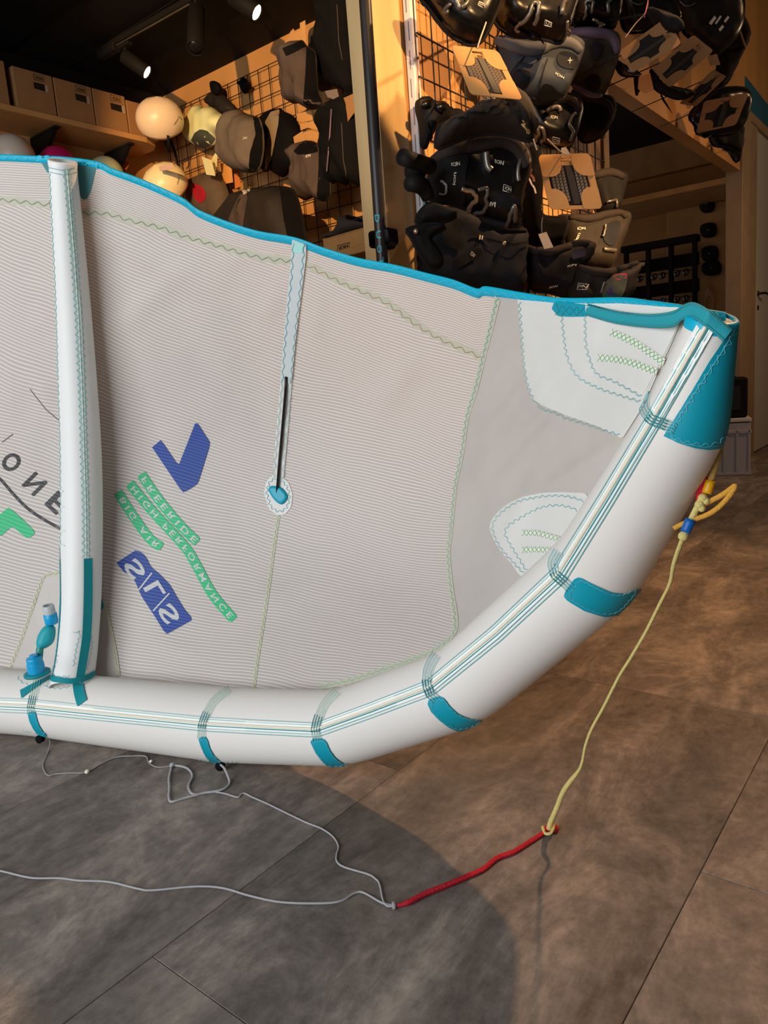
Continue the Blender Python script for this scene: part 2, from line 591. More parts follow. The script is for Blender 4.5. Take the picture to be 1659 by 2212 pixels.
# ---- shell
ceiling = struct('ceiling', [bxs((-4.6, 0.6, ZC), (XW-0.085, 9.4, ZC+0.1)), bxs((-4.6, -2.1, ZC), (XW, 0.6, ZC+0.1)), bxs((XW, -2.1, 3.7), (3.2, 9.4, 3.8)), bxs((XW-0.08, -2.1, ZC), (XW, 1.9, 3.8))], BLK)
# lower band of the ceiling, nearer the door, and seams between ceiling boards
struct('trim_1', [bxs((-4.4, 0.7, ZC-0.012), (XW, 2.36, ZC)), ], mat('ceiling_band', (9, 8, 8), 0.8, spec=0.15))
struct('trim_2', [bxs((-4.4, 2.72, ZC-0.004), (XW, 2.728, ZC))], BLK)
struct('wall_left', [bxs((XL-0.1, -2.1, 0), (XL, YM, ZC))], PLY)
GREYW = mat('shop_grey_wall', (120, 112, 104), 0.8)
struct('wall_front', [bxs((-4.5, -2.14, 0), (-2.62, -2.04, ZC)), bxs((0.12, -2.14, 0), (3.2, -2.04, 3.7)), bxs((-2.62, -2.14, 2.37), (0.12, -2.04, 3.7)), bxs((-2.62, -2.14, 0), (0.12, -2.04, 0.2))], GREYW)  # unseen wall, its opening sized for the added area light
struct('wall_end', [bxs((-4.6, 9.3, 0), (3.2, 9.4, 3.7))], GREYW)
struct('wall_side', [bxs((3.1, -2.1, 0), (3.2, 9.4, 3.7))], GREYW)
struct('trim_11', [bxs((XL, 0.6, 2.60), (XL+0.006, YM, ZC))], BLK)
struct('wall_back', [bxs((XL-0.1, YM, 0), (XW-0.09, YM+0.08, ZC))], PLY)
# partition: plywood from the post to the opening, lintel above the opening
wr = struct('wall_right', [bxs((XW-0.08, 1.905, 0), (XW, 3.37, 3.7)), bxs((XW-0.08, 3.37, 2.03), (XW, 5.85, 3.7)),
                           bxs((XW-0.08, 5.85, 0), (XW, 6.30, 2.44)), bxs((XW-0.08, 5.85, 2.44), (XW, 9.0, 3.7))], PLY)
struct('trim_3', [bxs((XW-0.088, 1.765, 0), (XW, 1.905, ZC), 0.003)], PINE)
struct('trim_4', [bxs((XW-0.10, 3.365, 0), (XW+0.012, 3.43, 2.03), 0.003)], PLYD)
struct('trim_5', [bxs((XW-0.09, 5.83, 0), (XW+0.02, 6.06, 2.44), 0.004), bxs((XW-0.06, 6.06, 0), (XW+0.006, 6.32, 2.40), 0.004)], mat('grey_wood_jamb', (150, 128, 104), 0.6, var=0.1))
struct('trim_6', [bxs((XW-0.05, 6.0, 2.40), (XW+0.015, 7.6, 2.46), 0.004)], mat('grey_wood_jamb', (150, 128, 104), 0.6))
BLUEW = mat('teal_blue_paint', (40, 96, 122), 0.5)
struct('trim_7', ([(XW+0.003, 5.95, 2.66), (XW+0.003, 7.6, 2.60), (XW+0.003, 7.6, 2.47), (XW+0.003, 5.95, 2.47), (XW, 5.95, 2.66), (XW, 7.6, 2.60), (XW, 7.6, 2.47), (XW, 5.95, 2.47)],
                  [(0, 3, 2, 1), (4, 5, 6, 7), (0, 1, 5, 4), (2, 3, 7, 6), (1, 2, 6, 5), (3, 0, 4, 7)]), BLUEW)
door = struct('door_1', [bxs((XW-0.06, 6.33, 0.01), (XW-0.01, 7.35, 2.40), 0.004)], mat('grey_white_door', (186, 182, 174), 0.5))
V, Fc = join([g_lathe((XW-0.01, 6.47, 1.235), (1, 0, 0), [(0.022, 0), (0.022, 0.006), (0.009, 0.008), (0.009, 0.05), (0.011, 0.055)], 14),
              g_tube([(XW+0.042, 6.47, 1.235), (XW+0.042, 6.54, 1.232), (XW+0.040, 6.58, 1.228)], 0.008, 8),
              g_lathe((XW-0.01, 6.47, 1.13), (1, 0, 0), [(0.018, 0), (0.018, 0.006), (0.004, 0.008)], 12)])
mk('door_handle', V, Fc, mat('dark_metal', (40, 36, 33), 0.35, metal=0.8), door)
# back room behind the opening
struct('wall_rear', [bxs((-4.4, 6.6, 0), (XW-0.08, 6.68, ZC))], mat('rear_plywood', (168, 124, 74), 0.6, var=0.12, vscale=2))
struct('trim_8', [bxs((-4.4, YM+0.08, 2.52), (XW-0.085, 6.6, 2.56))], BLK)
struct('trim_9', [bxs((-3.6, 6.52, 2.28), (XW-0.09, 6.6, 2.52)), bxs((-3.0, 5.9, 1.98), (XW-0.09, 6.6, 2.02))], PLYD)
# plywood board fixed to the rear wall and skirting
struct('trim_10', [bxs((-2.06, 6.56, 0.92), (-1.50, 6.6, 2.02), 0.003)], PLYD)

# ---- wire grids
def wire_grid(name, p0, du, dv, nu, nv, su, sv, label, nrm):
    root = empty(name, p0, label=label, cat='wire grid')
    p0 = np.asarray(p0, float); du = np.asarray(du, float); dv = np.asarray(dv, float); nrm = np.asarray(nrm, float)
    a = g_tube([(0, 0, 0), tuple(dv*sv*(nv-1))], 0.0027, 6)
    b = g_tube([(0, 0, 0), tuple(du*su*(nu-1))], 0.0027, 6)
    first = None
    for geo, n_, d_, s_, off in ((a, nu, du, su, 0.0), (b, nv, dv, sv, 0.0054)):
        first = None
        for k in range(n_):
            if first is None:
                first = mk('wire', geo[0], geo[1], WIRE, root, origin=p0*0); o = first
            else:
                o = first.copy(); COL.objects.link(o)
            o.location = Vector(d_*s_*k+nrm*off)
    return root


# left: in front of the plywood behind the clothes ; right: behind the harnesses
wire_grid('wire_grid', (-4.36, YM-0.035, 0.75), (1, 0, 0), (0, 0, 1), 25, 25, 0.092, 0.080, 'black wire grid on the plywood wall behind the helmets and neoprene clothing', (0, -1, 0))
wire_grid('wire_grid', (XW+0.03, 1.925, 0.62), (0, 1, 0), (0, 0, 1), 17, 19, 0.0865, 0.115, 'black wire grid on the wall behind the harnesses, right of the pine post', (1, 0, 0))


def text_on(name, s, p0, p1, up, surf, m_, parent, off=0.001):
    px, Fc = map_text(s, p0, p1, up)
    V, Fc = lay(surf, px, Fc, off)
    return mk(name, V, Fc, m_, parent, False)


class Plane:
    def __init__(self, p0, n): self.p0, self.n = np.asarray(p0, float), np.asarray(n, float)/np.linalg.norm(n)
    def hit(self, px, py, off=0.0): return onp(px, py, self.p0, self.n)+self.n*off, self.n


# ---- shelf with boxes and helmets along the left wall
shelf = empty('wall_shelf', (-4.26, 2.1, 2.37), label='long plywood wall shelf carrying the cardboard boxes', cat='shelf')
ZS = 2.392
out = [(-4.42, 0.9), (-4.10, 0.9), (-4.10, 3.02), (-4.13, 3.10), (-4.20, 3.14), (-4.42, 3.14)]
V = [(x, y, ZS-0.03) for x, y in out]+[(x, y, ZS) for x, y in out]
mk('board', V, [list(range(6))[::-1], list(range(6, 12))]+[[i, (i+1) % 6, 6+(i+1) % 6, 6+i] for i in range(6)], PLY, shelf, False)
for y in (2.45, 2.93, 1.6):
    V, Fc = join([g_box((-4.27, y, ZS-0.045), (0.28, 0.035, 0.012)), g_box((-4.41, y, ZS-0.15), (0.012, 0.035, 0.22)),
                  ([(-4.41, y-0.012, ZS-0.24), (-4.41, y+0.012, ZS-0.24), (-4.15, y+0.012, ZS-0.05), (-4.15, y-0.012, ZS-0.05), (-4.41, y-0.012, ZS-0.05), (-4.41, y+0.012, ZS-0.05)],
                   [(0, 1, 2, 3), (0, 3, 4), (1, 5, 2), (0, 4, 5, 1)])])
    mk('bracket', V, Fc, BLK, shelf, False)
pb = Plane((-4.109, 0, 0), (1, 0, 0))
BOX_L = ['cardboard box cut off by the left edge of the photo, on the upper shelf', 'second cardboard box from the left on the upper shelf, set slightly apart',
         'third cardboard box from the left on the upper shelf', 'fourth cardboard box from the left on the upper shelf', 'rightmost cardboard box on the shelf, partly behind the cream helmet']
for k, (ya, yb, h, lx) in enumerate([(1.95, 2.185, 0.225, None), (2.225, 2.447, 0.215, (73, 178)), (2.455, 2.685, 0.215, (163, 203)), (2.692, 2.905, 0.215, (239, 223)), (2.912, 3.12, 0.20, None)]):
    root = empty('cardboard_box', (-4.25, (ya+yb)/2, ZS), label=BOX_L[k], cat='box', group='cardboard boxes on the upper shelf')
    v, f = g_box((-4.25, (ya+yb)/2, ZS+h/2-0.002), (0.28, yb-ya, h-0.004), None, 0.003)
    mk('carton', v, f, CARDD, root, False)
    v, f = g_box((-4.25, (ya+yb)/2, ZS+h), (0.04, yb-ya-0.004, 0.002)); mk('lid_seam', v, f, mat('parcel_tape', (150, 110, 70), 0.4), root, False)
    if lx:
        x, y = lx
        P = [(x-1, y-1), (x+23, y+5), (x+25, y+20), (x+1, y+13)]
        mk('product_label', [pb.hit(*p, 0.001)[0] for p in P], [(3, 2, 1, 0)], mat('label_black', (30, 26, 24), 0.5), root, False)
        P = [(x+23, y+5), (x+30, y+7), (x+32, y+23), (x+25, y+20)]
        mk('barcode_label', [pb.hit(*p, 0.0012)[0] for p in P], [(3, 2, 1, 0)], mat('label_white', (170, 150, 130), 0.5), root, False)
        text_on('logo', 'ION', (x+5, y-7), (x+19, y-3), (-1, -8), pb, INK, root)
        q = [(x, y-6), (x+22, y-1), (x+20, y-14), (x-1, y-19)]
        fr = [pb.hit(*p, 0.001)[0] for p in q]
        v, f = g_tube(fr+[fr[0]], 0.0013, 4); mk('logo_frame', v, f, INK, root, False)
lsh = empty('wall_shelf', (-4.26, 2.1, 2.02), label='lower plywood shelf under the boxes carrying a row of helmets, mostly hidden by the kite', cat='shelf')
v, f = bxs((-4.42, 0.9, 2.02), (-4.05, 3.14, 2.05)); mk('board', v, f, PLY, lsh, False)


def helmet(cx, cy, z0, r, color, label, rot=0.0, tilt=0.0, visor=False, group='helmets on the lower shelf', strap=True, lean=0.0):
    root = empty('helmet', (cx, cy, z0), label=label, cat='helmet', group=group)
    M = mat('helmet_%d_%d_%d' % color, color, 0.38, spec=0.5)
    ca, sa = math.cos(rot), math.sin(rot)
    Rm = np.array([[ca, -sa, 0], [sa, ca, 0], [0, 0, 1]]) @ np.array([[1, 0, 0], [0, math.cos(tilt), -math.sin(tilt)], [0, math.sin(tilt), math.cos(tilt)]])
    ln_ = lean; kk = np.array(RGT)*[1, 1, 0]; kk /= np.linalg.norm(kk)
    def leanv(v): return v*math.cos(ln_)+np.cross(kk, v)*math.sin(ln_)+kk*(kk@v)*(1-math.cos(ln_))
    def tr(p): return leanv(Rm@np.asarray(p, float))+np.array([cx, cy, z0+r*0.75])
    n, mseg = 14, 28
    def shell(s):
        V = []
        for i in range(n+1):
            for k in range(mseg):
                a = 2*math.pi*k/mseg
                low = -0.62+0.22*max(0, math.sin(a))-0.10*abs(math.cos(a))      # rim rises at the brow, drops over the ears
                ph = math.pi/2*(1-i/n) if False else math.asin(1.0-(1.0-low)*i/n)
                V.append(tr(np.array([math.cos(a)*math.cos(ph)*0.93, math.sin(a)*math.cos(ph)*1.08, math.sin(ph)*0.96])*r*s))
        return V
    Vo = shell(1.0); Vi = shell(0.90)
    Fo = [[i*mseg+k, (i+1)*mseg+k, (i+1)*mseg+(k+1) % mseg, i*mseg+(k+1) % mseg] for i in range(n) for k in range(mseg)]
    K = len(Vo)
    Fi = [[a+K for a in q[::-1]] for q in Fo]
    rim = [[n*mseg+k, K+n*mseg+k, K+n*mseg+(k+1) % mseg, n*mseg+(k+1) % mseg] for k in range(mseg)]
    mk('shell', Vo+Vi, Fo+rim, M, root)
    mk('liner', Vi, [[a for a in q[::-1]] for q in Fo], BLACK, root)
    for sx in (-1, 1):
        for k, (a, e, ln) in enumerate([(0.55, 0.10, 0.20), (2.3, 0.20, 0.16), (1.2, 0.70, 0.14)]):
            pts = []
            for t in np.linspace(-1, 1, 6):
                aa = a+t*ln*0.8; ee = e+0.12*t
                pts.append(tr(np.array([sx*math.cos(aa)*math.cos(ee)*0.93, math.sin(aa)*math.cos(ee)*1.08, math.sin(ee)*0.96])*r*1.0))
            v, f = g_tube(pts, [0.001]+[r*0.024]*4+[0.001], 6)
            mk('vent', v, f, BLACK if k == 0 and strap is False else mat('helmet_slot_%d_%d_%d' % color, tuple(int(q*0.62) for q in color), 0.6), root)
    if strap:
        for sx in (-1, 1):
            v, f = g_tube([tr((sx*r*0.86, 0.1*r, -r*0.45)), tr((sx*r*0.62, 0.16*r, -r*0.95)), tr((sx*r*0.2, 0.2*r, -r*1.35))], 0.008, 6, flat=0.3)
            mk('chin_strap', v, f, BLACK, root)
    return root


helmet(-4.18, 2.19, 2.056, 0.125, (214, 200, 184), 'white helmet at the left photo edge, on the shelf under the boxes', 1.2, strap=False)
helmet(-4.18, 2.45, 2.060, 0.115, (196, 22, 92), 'magenta helmet behind the top of the kite strut', 1.2, strap=False)
helmet(-4.18, 2.75, 2.056, 0.115, (196, 200, 158), 'pale green helmet on the shelf beside an orange price tag', 1.2, strap=False)
hc1 = ony(345, 256, 3.02); hc2 = ony(357, 398, 3.06)
helmet(hc1[0], hc1[1], hc1[2]-0.105, 0.132, (236, 210, 176), 'cream helmet hung high on the wire grid beside the shelf end', -0.5, -0.15, group='helmets hung on the wire grid', lean=0.62)
helmet(hc2[0], hc2[1], hc2[2]-0.10, 0.132, (246, 226, 176), 'cream helmet hung low on the wire grid, half hidden by the kite', -0.5, 0.3, group='helmets hung on the wire grid', lean=0.5)
v, f = join([g_tube([ony(366, 296, 3.30), ony(378, 330, 3.31), ony(389, 375, 3.33), ony(396, 405, 3.36)], 0.012, 8, flat=0.4)])
tag(mk('helmet_strap', v, f, BLACK), 'dark webbing strap dangling between the two hung cream helmets', 'strap')


def card_piece(name, poly, p0, n, m_, thick=0.003, label=None, cat=None, group=None, parent=None):
    """flat stiff card (tag, price label): outline on its plane with real thickness"""
    n = np.asarray(n, float)/np.linalg.norm(n)
    A = [onp(x, y, p0, n) for x, y in poly]
    A = np.array(A); k = len(A)
    nn = np.cross(A[1]-A[0], A[2]-A[0])
    if nn@n < 0: A = A[::-1]
    V = list(A+n*thick/2)+list(A-n*thick/2)
    Fc = [list(range(k)), list(range(k, 2*k))[::-1]]+[[i, k+i, k+(i+1) % k, (i+1) % k] for i in range(k)]
    o = mk(name, V, Fc, m_, parent, False)
    if label: tag(o, label, cat, group)
    return o


def yp(px, py, y): return ony(px, py, y)


NG = (-0.25, -0.97, 0.0)
ORANGE = mat('orange_card', (214, 122, 50), 0.7)
card_piece('price_tag', [(258, 341), (280, 353), (271, 372), (249, 362)], yp(265, 355, 2.98), (0.6, -0.7, 0.2), ORANGE, label='orange price tag tilted beside the pale green helmet', cat='tag')
card_piece('price_tag', [(343, 360), (372, 352), (376, 364), (346, 370)], yp(360, 360, 2.91), NG, mat('pink_white_card', (236, 200, 176), 0.7), label='pale tag on top of the lower hung cream helmet', cat='tag')

# ---- neoprene hung on the grid : traced outlines stuffed to real depth
GB = mat('grey_brown_neoprene', (104, 92, 80), 0.85, var=0.10, vscale=12, bump=0.06, bscale=200, spec=0.2)
GBD = mat('dark_brown_neoprene', (76, 64, 58), 0.85, var=0.12, vscale=12, bump=0.06, bscale=200, spec=0.2)
LIME = mat('pale_lime_neoprene', (226, 226, 168), 0.8, var=0.04, spec=0.2)
JET = mat('jet_black_neoprene', (9, 8, 9), 0.85, spec=0.15)
REDL = mat('red_lining', (176, 26, 44), 0.7)
LIMEC = mat('pale_lime_card', (236, 228, 170), 0.7)


def garment(name, poly, y, m_, T, label, cat, group=None, n=NG, parent=None, wr=0.012, seed=0.0, Tb=0.03, hang=True):
    c = np.mean(np.asarray(poly, float), axis=0)
    V, Fc = g_puff(poly, ony(c[0], c[1], y), n, T, Tb, wr=wr, seed=seed)
    o = mk(name, V, Fc, m_, parent)
    if label: tag(o, label, cat, group)
    if hang:
        top = np.asarray(V)[np.argmax(np.asarray(V)[:, 2])]-np.array((0, 0, 0.004))
        dr = (top-CAM)/(top[1]); q = CAM+dr*(YM-0.04); q[2] = top[2]+0.3*(q[2]-top[2]); v, f = g_tube([top, q], 0.0025, 6); mk('hang_loop', v, f, JET, o)
    o_s = Surf(V, Fc, range_of(V))
    return o, o_s


def piece(name, poly, surf, m_, parent, off=0.003, step=6):
    V, Fc, _ = g_patch(surf, poly, step, off)
    return mk(name, V, Fc, m_, parent)


hood, hs = garment('neoprene_hood', [(428, 226), (437, 232), (447, 231), (455, 230), (468, 240), (482, 250), (492, 277), (480, 285), (468, 293), (464, 312), (447, 320), (425, 316), (410, 302), (404, 278), (414, 250)], 3.26, LIME, 0.07,
                   'pale lime neoprene hood with a dark face opening, hung on the wire grid', 'hood', seed=1, wr=0.012)
piece('face_opening', [(413, 303), (421, 287), (434, 279), (448, 282), (458, 292), (466, 300), (456, 314), (440, 320), (424, 315)], hs, mat('dark_green_lining', (62, 66, 54), 0.8), hood)
card_piece('product_tag', [(436, 338), (457, 346), (465, 380), (446, 377)], yp(450, 360, 3.16), NG, LIMEC, label='pale lime card tag hanging under the lime hood', cat='tag')
card_piece('product_tag', [(470, 322), (468, 360), (459, 371), (457, 345)], yp(465, 345, 3.20), NG, LIMEC, label='narrow pale card strip folded beside the lime card tag', cat='tag')
card_piece('product_tag', [(474, 300), (492, 294), (487, 318), (479, 326)], yp(482, 310, 3.15), NG, mat('grey_pink_card', (160, 128, 110), 0.7), label='small dull pink tag at the edge of the lime hood', cat='tag')
card_piece('product_tag', [(476, 353), (499, 351), (503, 394), (483, 398)], yp(490, 372, 3.30), NG, mat('amber_card', (232, 164, 84), 0.7), label='amber card tag with rounded corners below the grey hooded item', cat='tag')
card_piece('product_tag', [(506, 376), (513, 374), (522, 402), (508, 408)], yp(514, 390, 3.24), NG, ORANGE, label='orange tag with a white sticker under the grey hooded item', cat='tag')
garment('beanie', [(449, 224), (455, 205), (463, 198), (480, 204), (495, 216), (506, 236), (496, 248), (486, 252), (474, 240), (458, 229)], 3.35, BROWNBLK, 0.045, 'dark brown cap hung just above and right of the lime hood', 'cap', seed=2)
garment('hanging_strap', [(456, 176), (470, 178), (473, 196), (468, 205), (458, 200)], 3.30, JET, 0.02, 'black strap bundle hooked on the grid above the dark cap', 'strap', seed=2.2)
garment('grid_hook', [(512, 176), (520, 175), (526, 166), (531, 176), (537, 179), (534, 190), (528, 203), (521, 188)], 3.34, JET, 0.02, 'small black star-shaped holder alone on the wire grid', 'hook', seed=2.4, wr=0)
a, s_ = garment('neoprene_vest', [(509, 237), (520, 236), (530, 244), (548, 250), (560, 254), (568, 278), (570, 320), (564, 356), (555, 372), (530, 373), (505, 364), (489, 335), (493, 285), (498, 255)], 3.06, GB, 0.11,
                'grey brown neoprene hood with bib and black side, left of the mitt', 'hood', seed=3, wr=0.022)
piece('side_panel', [(546, 252), (558, 256), (566, 280), (567, 325), (561, 355), (552, 369), (536, 370), (541, 325), (552, 290)], s_, JET, a)
text_on('logo', 'X', (524, 302), (536, 300), (1, -5), s_, LOGOW, a, 0.004)
a, s_ = garment('neoprene_mitt', [(584, 241), (605, 233), (613, 240), (632, 249), (644, 266), (650, 300), (644, 356), (628, 372), (612, 384), (600, 378), (588, 368), (572, 372), (570, 362), (578, 312), (571, 262)], 3.26, JET, 0.10,
                'black neoprene mitt with a pale back panel, right of the bibbed hood', 'glove', seed=4, wr=0.022)
piece('back_panel', [(585, 243), (604, 236), (602, 268), (594, 308), (586, 345), (573, 368), (574, 325), (581, 290), (573, 264)], s_, mat('light_grey_brown_neoprene', (142, 124, 104), 0.8, var=0.1), a)
a, s_ = garment('neoprene_hood', [(411, 394), (425, 380), (446, 372), (472, 379), (488, 400), (500, 440), (520, 490), (470, 478), (440, 462), (420, 440)], 3.32, mat('olive_brown_neoprene', (96, 80, 62), 0.85, var=0.1), 0.09,
                'olive brown hood with a red lined face opening, just above the kite edge', 'hood', seed=5)
piece('face_opening', [(411, 399), (424, 397), (438, 404), (446, 418), (444, 432), (432, 440), (420, 428)], s_, REDL, a)
a, s_ = garment('neoprene_jacket', [(491, 475), (505, 440), (520, 418), (535, 408), (560, 405), (600, 401), (632, 407), (645, 428), (655, 470), (664, 540), (600, 530), (510, 515)], 2.95, BROWNBLK, 0.14,
                'dark brown neoprene jacket half hidden behind the kite edge', 'jacket', seed=6, wr=0.025)
piece('sleeve_panel', [(494, 474), (507, 442), (521, 420), (534, 411), (536, 430), (528, 470), (524, 505), (510, 505)], s_, GBD, a)
piece('collar_band', [(521, 408), (539, 402), (543, 412), (527, 422)], s_, LOGOW, a, 0.004, 4)
piece('side_panel', [(604, 406), (630, 412), (641, 432), (650, 470), (658, 520), (622, 520), (612, 470)], s_, JET, a)
a, s_ = garment('neoprene_shorts', [(609, 104), (630, 95), (652, 86), (664, 100), (681, 112), (684, 150), (688, 200), (700, 226), (672, 238), (652, 224), (630, 223), (625, 200), (620, 150)], 3.0, GBD, 0.10,
                'pair of grey brown and black neoprene trousers clipped to a tall card near the ceiling', 'trousers', seed=7, wr=0.035)
piece('black_leg', [(662, 102), (680, 113), (682, 150), (686, 200), (697, 224), (672, 235), (655, 222), (659, 160)], s_, JET, a)
piece('waistband', [(610, 105), (630, 97), (652, 88), (661, 100), (640, 112), (618, 122)], s_, JET, a)
card_piece('hanger_card', [(612, 98), (628, 68), (634, 62), (637, 71), (649, 64), (648, 50), (659, 44), (663, 105), (652, 86), (630, 94)], yp(640, 80, 3.08), NG, CARD, label='tall cardboard hanger card holding the grey brown trousers', cat='hanger card')
a, s_ = garment('neoprene_shorts', [(678, 68), (706, 55), (712, 90), (706, 140), (716, 186), (690, 196), (683, 150)], 3.30, GBD, 0.06,
                'narrow brown neoprene trousers behind the black jackets near the ceiling', 'trousers', seed=8)
card_piece('hanger_card', [(664, 54), (699, 38), (708, 46), (682, 60), (676, 74), (680, 118), (672, 108)], yp(690, 70, 3.345), NG, CARD, label='second cardboard hanger card, right of the tall one near the ceiling', cat='hanger card')
for nm, poly, y, lab in (
        ('jacket', [(706, -20), (766, -20), (772, 80), (778, 180), (765, 214), (745, 196), (722, 186), (704, 164), (700, 90)], 3.08, 'black neoprene jacket highest on the rail beside the pine post'),
        ('jacket', [(716, 236), (735, 214), (756, 202), (776, 206), (790, 300), (796, 390), (776, 404), (762, 384), (748, 402), (734, 388), (716, 396), (708, 330)], 2.90, 'black neoprene jacket hanging lower beside the pine post')):
    a, s_ = garment(nm, poly, y, JET, 0.10, lab, 'jacket', group='black jackets beside the post', seed=y+len(lab), wr=0.05, n=(-0.3, -0.95, 0))
    L_ = [(poly[0][0]+22, poly[0][1]+30), (poly[0][0]+26, poly[0][1]+110), (poly[0][0]+34, poly[0][1]+150)]
    v, f = thread(s_, L_, 0.003, 0.002, 8); mk('zip', v, f, GBD, a)
card_piece('product_tag', [(702, 197), (728, 192), (733, 212), (724, 216), (708, 210)], yp(717, 204, 2.97), NG, mat('grey_card', (120, 108, 100), 0.7), label='small grey tag at the hem of the upper black jacket', cat='tag')
card_piece('product_tag', [(733, 216), (756, 206), (771, 198), (768, 240), (752, 262), (747, 284), (738, 270)], yp(750, 235, 2.80), NG, CARDD, label='pointed brown card tag between the two black jackets', cat='tag')
card_piece('hanger_card', [(634, 296), (646, 288), (655, 282), (668, 280), (689, 286), (691, 313), (676, 303), (655, 306), (638, 318)], yp(665, 298, 3.12), NG, CARD, label='bright cardboard saddle card on top of the lower trousers', cat='hanger card')
for k, (poly, lab) in enumerate([([(640, 246), (672, 238), (676, 260), (655, 264), (644, 262)], 'bright cardboard hang tag at the left of the cluster under the upper trousers'),
                                 ([(676, 237), (708, 233), (712, 250), (690, 256), (678, 258)], 'bright cardboard hang tag at the right of the cluster under the upper trousers'),
                                 ([(648, 268), (684, 259), (686, 280), (664, 276), (650, 282)], 'bright notched cardboard tag low in the cluster, above the saddle card'),
                                 ([(694, 262), (706, 260), (712, 310), (700, 318), (690, 308)], 'narrow upright cardboard tag beside the saddle card')]):
    card_piece('product_tag', poly, yp(poly[0][0], poly[0][1], 3.12-0.012*k), NG, CARD, label=lab, cat='tag', group='cardboard tags under the upper trousers')
v, f = g_tube([ony(716, 236, 2.79), ony(712, 300, 2.79), ony(706, 370, 2.79)], 0.004, 6)
tag(mk('zip_cord', v, f, mat('mauve_cord', (110, 90, 110), 0.6)), 'thin mauve cord hanging along the lower black jacket', 'cord')
a, s_ = garment('neoprene_leggings', [(634, 326), (645, 312), (660, 303), (684, 308), (706, 318), (712, 360), (714, 424), (696, 436), (682, 426), (656, 433), (650, 400), (643, 352)], 3.06, GBD, 0.10,
                'brown and black neoprene leggings under the bright saddle card', 'trousers', seed=9, wr=0.035)
piece('black_leg', [(688, 314), (704, 320), (710, 360), (712, 422), (696, 433), (684, 424), (688, 370)], s_, JET, a)
piece('waistband', [(635, 327), (646, 314), (660, 305), (682, 309), (687, 328), (664, 334), (642, 334)], s_, JET, a)
text_on('logo', 'ION', (661, 341), (671, 338), (0, -6), s_, LOGOW, a, 0.004)

# ---- shoe on its cardboard box
bc = ony(745, 545, 2.55)
P = [onp(697, 519, bc, (-0.1, -1, 0)), onp(790, 492, bc, (-0.1, -1, 0))]
sw = float(np.linalg.norm((P[1]-P[0])[:2])); ang = math.atan2((P[1]-P[0])[1], (P[1]-P[0])[0])
ax = np.array([[math.cos(ang), math.sin(ang), 0], [-math.sin(ang), math.cos(ang), 0], [0, 0, 1]])
ztop = float((P[0][2]+P[1][2])/2); cc = (P[0]+P[1])/2; cc = cc+ax[1]*0.10
sb = empty('shoe_box', (cc[0], cc[1], ztop-0.11), label='cardboard shoe box carrying a neoprene boot, left of the pine post', cat='box')
v, f = g_box((cc[0], cc[1], ztop-0.055), (sw, 0.20, 0.11), ax, 0.003); mk('carton', v, f, CARD, sb, False)
v, f = g_box((cc[0], cc[1], ztop+0.001), (sw+0.004, 0.204, 0.006), ax, 0.002); mk('lid', v, f, CARD, sb, False)
pl = Plane(P[0]-ax[1]*0.002, -ax[1])
text_on('logo', 'ION', (733, 541), (752, 535), (0, -8), pl, INK, sb)
q = [pl.hit(*p, 0.0008)[0] for p in [(729, 545), (755, 537), (755, 524), (729, 531)]]
v, f = g_tube(q+[q[0]], 0.0012, 4); mk('logo_frame', v, f, INK, sb, False)
# display shelf under the box
tbl = empty('display_table', (cc[0], cc[1], 0), label='plywood display table under the shoe box, behind the kite', cat='table')
v, f = g_box((cc[0], cc[1], ztop-0.125), (1.1, 0.62, 0.03), ax, 0.003); mk('table_top', v, f, PLY, tbl, False)
for sx in (-1, 1):
    for sy in (-1, 1):
        q = np.array((cc[0], cc[1], 0))+ax[0]*sx*0.5+ax[1]*sy*0.27; q[2] = (ztop-0.14)/2
        v, f = g_box(q, (0.05, 0.05, ztop-0.14), ax, 0.003); mk('leg', v, f, PLYD, tbl, False)
sp = cc.copy(); sp[2] = ztop
boot, bs = garment('neoprene_boot', [(701, 510), (710, 504), (728, 498), (741, 484), (748, 464), (760, 466), (774, 470), (792, 464), (800, 470), (796, 492), (770, 500), (735, 510), (712, 516)], 2.62, mat('dark_grey_neoprene', (66, 58, 52), 0.7, var=0.1), 0.05,
                   'dark grey neoprene boot standing on the shoe box', 'boot', n=(-0.2, -0.97, 0.05), seed=11, wr=0.004, hang=False)
piece('ankle_strap', [(747, 466), (762, 468), (786, 474), (784, 480), (760, 476), (748, 474)], bs, JET, boot, 0.003, 4)
v, f, _ = g_ribbon(bs, [(702, 511), (735, 508), (768, 499), (794, 491)], 0.012, 0.002); mk('sole', v, f, JET, boot)
rb_ = ray(795, 575); yb = rb_[1]*(ztop-0.11-CAM_H)/rb_[2]
garment('round_bag', [(773, 556), (778, 525), (790, 505), (806, 500), (822, 520), (826, 570), (790, 574)], yb, BLACK, 0.04, 'round black bag standing behind the foot of the pine post', 'bag', seed=12, hang=False)

# ---- ceiling track with spot lamps
zt = ZC-0.03
track = empty('ceiling_track', (-3.3, 2.75, zt), label='black lighting track on the dark ceiling', cat='track')
ta, tb = onz(222, 108, zt), onz(418, -4, zt)
dv = (tb-ta)/np.linalg.norm(tb-ta); tb = tb+dv*0.8
sd = np.cross(dv, (0, 0, 1.0))
axm = np.array([dv, sd, (0, 0, 1.0)])
v, f = g_box((ta+tb)/2, (np.linalg.norm(tb-ta), 0.034, 0.028), axm, 0.002); mk('rail', v, f, BLK, track, False)
v, f = g_box((ta+tb)/2+np.array([0, 0, -0.015]), (np.linalg.norm(tb-ta)-0.02, 0.008, 0.004), axm); mk('rail_slot', v, f, mat('grey_metal', (120, 110, 100), 0.4, metal=0.6), track, False)
v, f = g_box(ta+dv*0.05+np.array([0, 0, -0.02]), (0.16, 0.05, 0.045), axm, 0.004); mk('feed_box', v, f, BLK, track, False)
